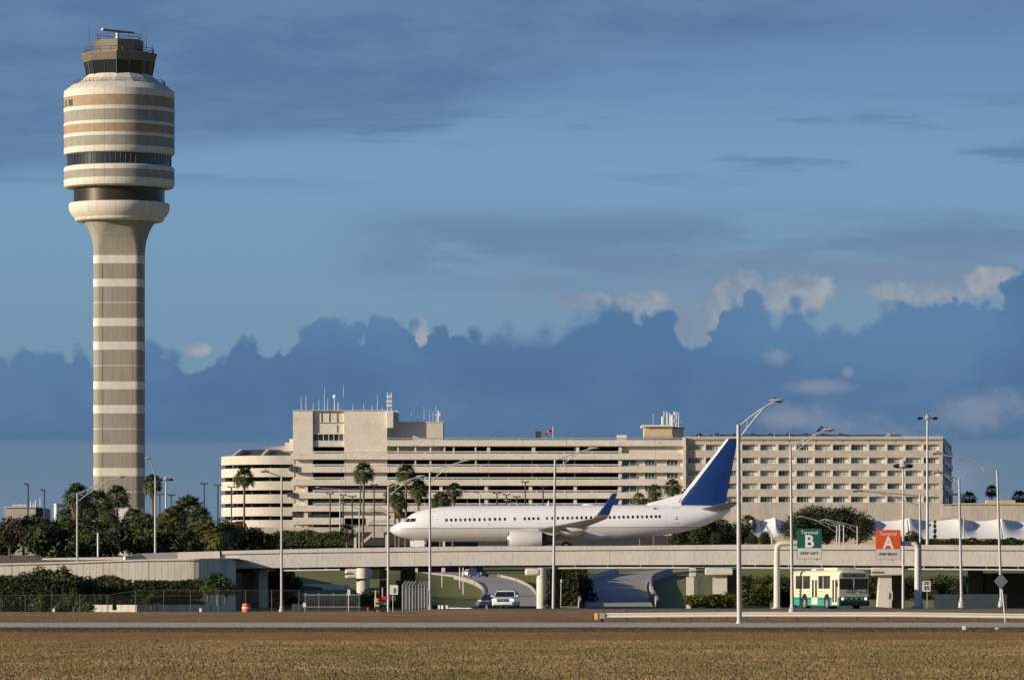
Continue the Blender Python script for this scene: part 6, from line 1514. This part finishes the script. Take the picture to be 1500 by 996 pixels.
# palisade railing and gate under the bridge
pf = thing('palisade_railing', 'pale picket railing in front of the green slope under the left span', 'fence', (X(485,500),500,0))
q = MB()
for k in range(34): p = 446+k*2.45; q.box(X(p,500)-.02, X(p,500)+.02, 500, 500.04, -.2, Z(870.5,500))
q.build('pickets', fencem, pf); q = MB(); q.box(X(445,500), X(528,500), 499.96, 499.99, Z(871.5,500), Z(870.4,500)); q.box(X(445,500), X(528,500), 499.96, 499.99, Z(889,500), Z(888,500)); q.build('rails', galv, pf)
for p in (448,467,488,508,526): q = MB(); q.tube([(X(p,500),500.1,-.2),(X(p,500),500.1,Z(868.5,500))], .05, 6); q.build('post', galv, pf)
gf = thing('palisade_fence', 'tall blue-grey slatted security fence running back under the bridge beside the street lamp', 'fence', (X(610,480),480,0))
A_ = [(X(590,445),445),(X(626,500),500)]
n = 16
for k in range(n+1):
    q = MB(); f = k/n; x = A_[0][0]+(A_[1][0]-A_[0][0])*f; y = A_[0][1]+(A_[1][1]-A_[0][1])*f; zt = 2.45
    q.box(x-.10, x+.10, y-.02, y+.02, -.2, zt); 
    q.build('slat', fencem, gf)
q = MB()
for k in range(0, n+1, 2):
    f = k/n; x = A_[0][0]+(A_[1][0]-A_[0][0])*f; y = A_[0][1]+(A_[1][1]-A_[0][1])*f; q.tube([(x,y-.05,0),(x,y-.05,2.45),(x+.28,y-.2,2.8)], .035, 5)
q.build('posts', galv, gf)
q = MB(); q.tube([(A_[0][0],A_[0][1]-.06,2.3),(A_[1][0],A_[1][1]-.06,2.3)], .03, 5); q.tube([(A_[0][0],A_[0][1]-.06,.3),(A_[1][0],A_[1][1]-.06,.3)], .03, 5); q.build('rails', galv, gf)
q = MB(); q.box(X(1368,520), X(1475,520), 520, 520.06, -.2, Z(870,520)); tag(q.build('screen_fence', mat('shade_toned_screen_cloth', (.05,.07,.09), (.035,.05,.065), 1, .8), base=(X(1420,520),520,0)), 'blue-grey screened fence in the shade under the right span', 'fence')  # cloth colour darkened to stand in for shade under the span
# traffic barrels, cabinets, barricade
t = thing('traffic_barrel', 'orange and white striped traffic barrel before the dark left end of the bridge', 'traffic barrel', (X(360.5,398),398,0))
z0 = ter(X(360.5,398),398)
q = MB(); q.lathe([(.36,z0-.1),(.36,z0+.05),(.31,z0+.06),(.30,z0+.55)], 16, (X(360.5,398),398)); q.build('drum', orange, t, smooth=False)
q = MB(); q.lathe([(.30,z0+.30),(.315,z0+.31),(.315,z0+.40),(.30,z0+.41)], 16, (X(360.5,398),398)); q.build('white_band', signt, t)
q = MB(); q.lathe([(.29,z0+.55),(.26,z0+.68),(.1,z0+.70)], 16, (X(360.5,398),398)); q.build('cap', orange, t)
t = thing('utility_cabinet', 'dark green utility cabinet with a white box beside it left of the picket railing', 'cabinet', (X(436,412),412,0))
q = MB(); q.box(X(428,412), X(443.5,412), 412, 412.7, -.2, Z(884.5,412)); q.build('cabinet_body', utilg, t, bevel=.03); q = MB(); q.box(X(428.6,412), X(442.9,412), 411.97, 412.75, Z(884.5,412), Z(884,412)); q.build('lid', utilg, t)
t = thing('meter_box', 'small white meter box on a thin stand right of the green cabinet', 'meter box', (X(446,411),411,0))
q = MB(); q.box(X(443.8,411), X(448.2,411), 411, 411.15, Z(889,411), Z(882.5,411)); q.build('box', signt, t, bevel=.01); q = MB(); q.tube([(X(446,411),411.08,-.2),(X(446,411),411.08,Z(889,411))], .03, 6); q.build('stand', galv, t)
t = thing('plastic_barricade', 'tilted bright orange plastic barricade at the foot of the street lamp by the security fence', 'barricade', (X(558,418),418,0))
zb_ = Z(903,418); q = MB(); q.prism([(X(550.5,418),zb_),(X(566,418),zb_),(X(565,418),zb_+.22),(X(556,418),Z(894.5,418)),(X(552,418),Z(892,418))], 418, 418.35); q.build('panel', orange, t, bevel=.03)
q = MB(); q.box(X(553,418), X(555,418), 417.97, 418.38, Z(898,418), Z(895.5,418)); q.build('slot', darkm, t)
t = thing('equipment_trailer', 'small light tower trailer with orange fittings parked behind the barricade', 'trailer', (X(557,432),432,0))
q = MB(); q.box(X(548.5,432), X(556,432), 432, 433.4, Z(889,432), Z(876,432)); q.box(X(556,432), X(566,432), 432.2, 433.3, Z(886,432), Z(879,432)); q.build('body', pennyel, t, bevel=.05)
q = MB(); q.tube([(X(549.8,432),432.7,Z(877,432)),(X(549.8,432),432.7,Z(864,432))], .06, 6); q.tube([(X(560,432),432.7,Z(879,432)),(X(560,432),432.7,Z(860,432))], .05, 6); q.build('mast', pennyel, t)
q = MB(); q.box(X(552.5,432), X(556.5,432), 431.8, 432, Z(880.5,432), Z(875.5,432)); q.box(X(559,432), X(567,432), 432, 432.6, Z(878,432), Z(873,432)); q.build('fittings', redt, t, bevel=.04)
q = MB(); q.box(X(550,432), X(554,432), 431.95, 432, Z(884.5,432), Z(882,432)); q.build('vent', darkm, t)
for p in (552,562):
    q = MB(); q.loft([[(X(p,432)+.3*math.cos(2*PI*i/14), yy, Z(893,432)+.3*math.sin(2*PI*i/14)) for i in range(14)] for yy in (431.85, 432.05)]); q.build('wheel', tyre, t)
for px, Y, lab in ((644,402,'leftmost of three short white bollards by the side road'),(648.6,404,'middle of three short white bollards by the side road'),(655.3,402,'rightmost of three short white bollards by the side road')):
    q = MB(); z = ter(X(px,Y),Y); q.lathe([(.14,z-.2),(.10,z+.2),(.13,Z(886.5,Y)),(.06,Z(886,Y))], 10, (X(px,Y),Y)); tag(q.build('bollard', signt, base=(X(px,Y),Y,z), smooth=True), lab, 'bollard')
q = MB(); q.lathe([(.10,.0),(.10,Z(889,480)),(.05,Z(888.5,480))],10,(X(539.5,480),480)); tag(q.build('reflector_post', redt, base=(X(539.5,480),480,0)), 'small red and white reflector post beside the left pier', 'post')

# ---------------------------------------------------------------- bus (local: x toward the front, y to its left side, z up)
bu = thing('bus', 'old cream and teal transit bus driving out under the green and orange terminal signs', 'bus', local=True)
BL, BW, BH = 10.4, 2.5, 3.02
def xsec(x, w_=1.0, zt=BH, zb=.32, ww=BW/2):
    r_ = .30; pts = [(-ww,zb),(ww,zb),(ww*1.0,1.1),(ww*.985,2.45)]
    for k in range(6): a = math.radians(k*90/5); pts.append((ww*.985-.42+.42*math.cos(a), zt-.36+.36*math.sin(a)))
    m_ = [(-a, c) for a, c in reversed(pts[2:])]
    return [(x, a*w_, c) for a, c in pts + m_]
q = MB(); q.loft([xsec(-BL/2,.985,BH-.06,.5),xsec(-BL/2+.12,1,BH,.36),xsec(BL/2-.45),xsec(BL/2-.12,.99,BH-.02),xsec(BL/2,.96,BH-.12,.36)])
def bus_mat():
    m = busc.copy(); m.name = 'bus_two_tone_paint'; nt = m.node_tree; N = nt.nodes; L = nt.links; bs = N['Principled BSDF']; src = bs.inputs['Base Color'].links[0].from_socket
    tc = N.new('ShaderNodeTexCoord'); sp = N.new('ShaderNodeSeparateXYZ'); L.new(tc.outputs['Object'], sp.inputs[0])
    def stepm(colr, a, c, src):
        g1 = N.new('ShaderNodeMath'); g1.operation = 'GREATER_THAN'; L.new(sp.outputs[2], g1.inputs[0]); g1.inputs[1].default_value = a
        g2 = N.new('ShaderNodeMath'); g2.operation = 'LESS_THAN'; L.new(sp.outputs[2], g2.inputs[0]); g2.inputs[1].default_value = c
        mu = N.new('ShaderNodeMath'); mu.operation = 'MULTIPLY'; L.new(g1.outputs[0], mu.inputs[0]); L.new(g2.outputs[0], mu.inputs[1])
        x = N.new('ShaderNodeMix'); x.data_type = 'RGBA'; x.inputs[7].default_value = (*colr, 1); L.new(mu.outputs[0], x.inputs[0]); L.new(src, x.inputs[6]); return x.outputs[2]
    o = stepm((.035,.36,.27), -1, .98, src); o = stepm((.02,.12,.10), .80, .86, o); o = stepm((.68,.36,.22), 1.16, 1.19, o); o = stepm((.5,.28,.2), 1.38, 1.41, o); L.new(o, bs.inputs['Base Color']); return m
bsh = q.build('body', bus_mat(), bu, smooth=True)
q = MB(); xf = BL/2+.012
def fpan(x, y0, y1, z0, z1, m, name, par=bu, t_=.02, x2=None):
    q = MB(); x2 = x2 if x2 is not None else x; q.add([(x,y0,z0),(x,y1,z0),(x2,y1,z1),(x2,y0,z1),(x-.05,y0,z0),(x-.05,y1,z0),(x2-.05,y1,z1),(x2-.05,y0,z1)], [(0,1,2,3),(4,7,6,5),(0,4,5,1),(1,5,6,2),(2,6,7,3),(3,7,4,0)]); return q.build(name, m, par)
fpan(xf+.005, -1.16, 1.16, 1.0, 1.56, busg, 'front_panel'); 
ws = fpan(xf+.0, -1.13, 1.13, 1.56, 2.38, darkglass, 'windshield'); fpan(xf+.012, -.03, .03, 1.56, 2.38, busc, 'centre_pillar', ws)
fpan(xf+.0, -1.1, 1.1, 2.40, 2.84, busg, 'destination_fascia', x2=xf-.03); dsg = fpan(xf+.012, -.92, .92, 2.48, 2.78, blueglass, 'destination_sign'); fpan(xf+.02, -.03, .03, 2.48, 2.78, darkm, 'divider', dsg)
fpan(xf+.02, -1.18, 1.18, .66, 1.0, mat('bus_front_teal', (.02,.13,.105), None, 1, .5), 'front_grille_panel')
q = MB(); q.box(BL/2-.05, BL/2+.22, -1.22, 1.22, .34, .64); q.build('bumper', darkm, bu, bevel=.05)
for y_, lit_ in ((-.92, headl), (.95, headl)):
    q = MB(); q.loft([[(xf+a, y_+.10*math.cos(2*PI*i/14), .86+.10*math.sin(2*PI*i/14)) for i in range(14)] for a in (-.02,.05)]); q.build('headlight', lit_, bu)
for y_ in (-.62,.66,-.2,.2):
    q = MB(); q.loft([[(xf+a, y_+.06*math.cos(2*PI*i/10), .88+.06*math.sin(2*PI*i/10)) for i in range(10)] for a in (-.02,.035)]); q.build('marker_lamp', headu, bu)
for y_ in (-.55,.45):
    q = MB(); q.tube([(xf+.05,y_,1.42),(xf+.06,y_+.35,1.66)], .018, 5); q.tube([(xf+.05,y_-.1,1.38),(xf+.05,y_+.18,1.38)], .03, 5); q.build('wiper', darkm, bu)
sy = -BW/2-.006
def span_(x0, x1, z0, z1, m, name, par=bu, o_=0.0, y=None):
    q = MB(); q.box(x0, x1, (y or sy)-.012-o_, (y or sy)+.03, z0, z1); return q.build(name, m, par)
def fx(px): return BL/2 - (1227-px)/61*BL          # side layout measured on the photo
for a, c in ((1173.5,1181.8),(1183,1191.5),(1202.5,1207.5),(1208.6,1216.6)):
    w_ = span_(fx(a), fx(c), 1.62, 2.56, darkglass, 'side_window'); span_(fx(a)-.03, fx(c)+.03, 2.56, 2.60, darkm, 'frame', w_)
for a, c in ((1194,1201.5),(1219.5,1226.3)):
    d_ = span_(fx(a), fx(c), .42, 2.42, busc, 'door', o_=.01); mid = (fx(a)+fx(c))/2; w_ = (fx(c)-fx(a))/2
    for s_ in (-1,1): span_(mid+s_*w_*.52-w_*.30, mid+s_*w_*.52+w_*.30, .95 if a < 1200 else .6, 2.28, darkglass, 'pane', d_, o_=.02)
for p, nm in ((1185,'rear'),(1213,'front')):
    xx = fx(p); q = MB(); q.loft([[(xx+.62*math.cos(2*PI*i/20), yy, .62+.62*math.sin(2*PI*i/20)) for i in range(20)] for yy in (sy-.02, sy+.3)]); q.build('wheel_arch', darkm, bu)
    for s_ in (-1, 1):
        q = MB(); yy = s_*(BW/2-.12); q.loft([[(xx+r_*math.cos(2*PI*i/24), yy+o_, .5+r_*math.sin(2*PI*i/24)) for i in range(24)] for o_, r_ in ((-.14,.36),(-.14,.47),(-.10,.5),(.10,.5),(.14,.47),(.14,.36))])
        wo = q.build('wheel', tyre, bu, smooth=True)
        q = MB(); q.loft([[(xx+r_*math.cos(2*PI*i/16), yy+s_*o_, .5+r_*math.sin(2*PI*i/16)) for i in range(16)] for o_, r_ in ((.08,.3),(.150,.3),(.155,.12),(.19,.10))]); q.build('rim', rimm, wo)
q = MB(); q.box(-2.5, -1.6, -.5, .5, BH-.02, BH+.13); q.build('roof_hatch', busc, bu, bevel=.04); q = MB(); q.box(.8, 3.6, -.75, .75, BH-.02, BH+.20); q.build('roof_air_conditioner', busc, bu, bevel=.06)
q = MB(); q.tube([(BL/2-.05,-1.24,2.25),(BL/2+.15,-1.42,2.22),(BL/2+.15,-1.42,2.0)], .02, 5); q.ell((BL/2+.15,-1.42,1.93), (.06,.09,.16), 8, 6); q.build('mirror', darkm, bu)
th_ = math.radians(-90+17.5); bu.rotation_euler = (0,0,th_)
fr = Vector((math.cos(th_), math.sin(th_), 0)); bc_ = Vector((X(1250,398), 397.5, 0)) - fr*BL/2
bu.location = (bc_.x, bc_.y, Z(893.3,397)); 

# terminal road widened where the bus comes out from under the bridge
q = MB(); pts_ = [(X(1130,403),402.9),(X(1330,403),402.9),(X(1300,440),440),(X(1262,480),480),(X(1215,560),560),(X(1120,560),560),(X(1160,470),470)]
q.add([(x, y, .565) for x, y in pts_], [tuple(range(len(pts_)))]); tag(q.build('bus_lane', asph), kind='structure')

# ---------------------------------------------------------------- cars (local: x toward the front, z up)
def car(label, cat, paint, L_=4.6, W_=1.85, H_=1.75, lights=headu, suv=True, name='car'):
    t = thing(name, label, cat, local=True); w_ = W_/2; h = H_; hood = 1.08 if suv else .88
    def sec_(x, zb, zt, ww, tw, zw): # body cross-section
        return [(x,-ww,zb),(x,-ww*1.02,(zb+zw)/2),(x,-ww*.97,zw),(x,-tw,zt),(x,tw,zt),(x,ww*.97,zw),(x,ww*1.02,(zb+zw)/2),(x,ww,zb)]
    S_ = [(-L_/2,.45,.95,w_*.88,w_*.8,.8),(-L_/2+.15,.34,hood,w_*.96,w_*.85,.92),(L_*.10,.30,hood+.02,w_,w_*.9,.95),(L_/2-.55,.30,hood-.05,w_*.98,w_*.86,.86),(L_/2-.12,.34,hood-.16,w_*.92,w_*.74,.78),(L_/2,.42,.74,w_*.84,w_*.7,.68)]
    q = MB(); q.loft([sec_(*a) for a in S_]); q.build('body', paint, t, bevel=.05)
    x0, x1, x2, x3 = (-L_/2+.2, -L_/2+.5, L_*.02, L_*.2) if suv else (-L_/2+.6, -L_/2+1.3, 0, L_*.22)
    def ring(z, a, c, ww): return [(a,-ww,z),(c,-ww,z),(c,ww,z),(a,ww,z)]
    q = MB(); q.loft([ring(hood-.06, x0, x3, w_*.9), ring(h-.10, x1, x2, w_*.76)]); gl = q.build('cabin_glass', darkglass, t)
    q = MB(); q.loft([ring(h-.11, x1-.03, x2+.05, w_*.78), ring(h-.03, x1+.05, x2-.05, w_*.72), ring(h, x1+.2, x2-.25, w_*.6)]); q.build('roof', paint, t, bevel=.03)
    q = MB()
    for s_ in (-1,1):
        for (a, za, c, zc) in ((x3,hood-.05,x2,h-.08),(x0,hood-.05,x1,h-.08),((x0+x3)/2-.1,hood-.05,(x1+x2)/2,h-.08)): q.tube([(a,s_*w_*.91,za),(c,s_*w_*.775,zc)], .045, 5)
    q.build('pillars', paint, t)
    for s_ in (-1,1):
        q = MB(); q.box(L_/2-.22, L_/2-.02, s_*w_*.78-.17, s_*w_*.78+.17, .72, .90); q.build('headlight', lights if s_ == 1 or lights is headl else lights, t, bevel=.04)
        q = MB(); q.ell((L_*.17, s_*(w_+.1), hood+.06), (.07,.12,.09), 8, 6); q.build('mirror', paint, t)
        for xx in (-L_*.3, L_*.31):
            q = MB(); yy = s_*(w_-.1); q.loft([[(xx+r_*math.cos(2*PI*i/18), yy+o_, .36+r_*math.sin(2*PI*i/18)) for i in range(18)] for o_, r_ in ((-.11,.3),(-.1,.35),(.1,.35),(.12,.3))]); wo = q.build('wheel', tyre, t)
            q = MB(); q.loft([[(xx+.22*math.cos(2*PI*i/12), yy+s_*o_, .36+.22*math.sin(2*PI*i/12)) for i in range(12)] for o_ in (.05,.125)]); q.build('rim', rimm, wo)
    q = MB(); q.box(L_/2-.15, L_/2+.02, -w_*.52, w_*.52, .66, .90); gr_ = q.build('grille', darkm, t, bevel=.03)
    q = MB(); q.box(L_/2-.05, L_/2+.035, -w_*.50, w_*.50, .765, .80); q.box(L_/2-.05, L_/2+.04, -.10, .10, .74, .83); q.build('grille_bar', rimm, gr_)
    q = MB(); q.box(L_/2-.2, L_/2+.04, -w_*.86, w_*.86, .40, .60); q.build('bumper', paint, t, bevel=.05)
    if suv:
        q = MB()
        for s_ in (-1,1): q.tube([(x1+.2,s_*w_*.66,h-.02),(x1+.3,s_*w_*.66,h+.06),(x2-.3,s_*w_*.66,h+.06),(x2-.2,s_*w_*.66,h-.02)], .025, 5)
        q.build('roof_rails', darkm, t)
    return t
def park(c, px, pb, Y, yaw): c.location = (X(px,Y), Y, Z(pb,Y) if pb else ter(X(px,Y),Y)+.03); c.rotation_euler = (0,0,math.radians(yaw)); return c
park(car('white truck-like SUV with one lit headlight driving toward the viewer on the exit road', 'SUV', carw, 4.9, 1.95, 1.62, lights=headl, name='suv'), 741, 0, 447, -96)
park(car('dark blue car half hidden behind the left side of the white SUV', 'car', cardk, 4.5, 1.8, 1.35, lights=headu, suv=False), 721, 0, 462, -100)
park(car('tiny white car far up the exit road under the bridge', 'car', carw, 4.5, 1.8, 1.4, suv=False), 690.5, 844.3, 1000, -60)
park(car('tiny dark van beside the white car far up the exit road', 'van', cardk, 5, 2.0, 1.9, name='van'), 701, 845.3, 990, -60)
park(car('small white car on the elevated road below the spiral ramp', 'car', carw, 4.5, 1.8, 1.5), 331, 774, 1153, 180)
park(car('dark red car on the elevated road below the spiral ramp', 'car', carr, 4.6, 1.9, 1.6), 346, 774, 1153, 180)
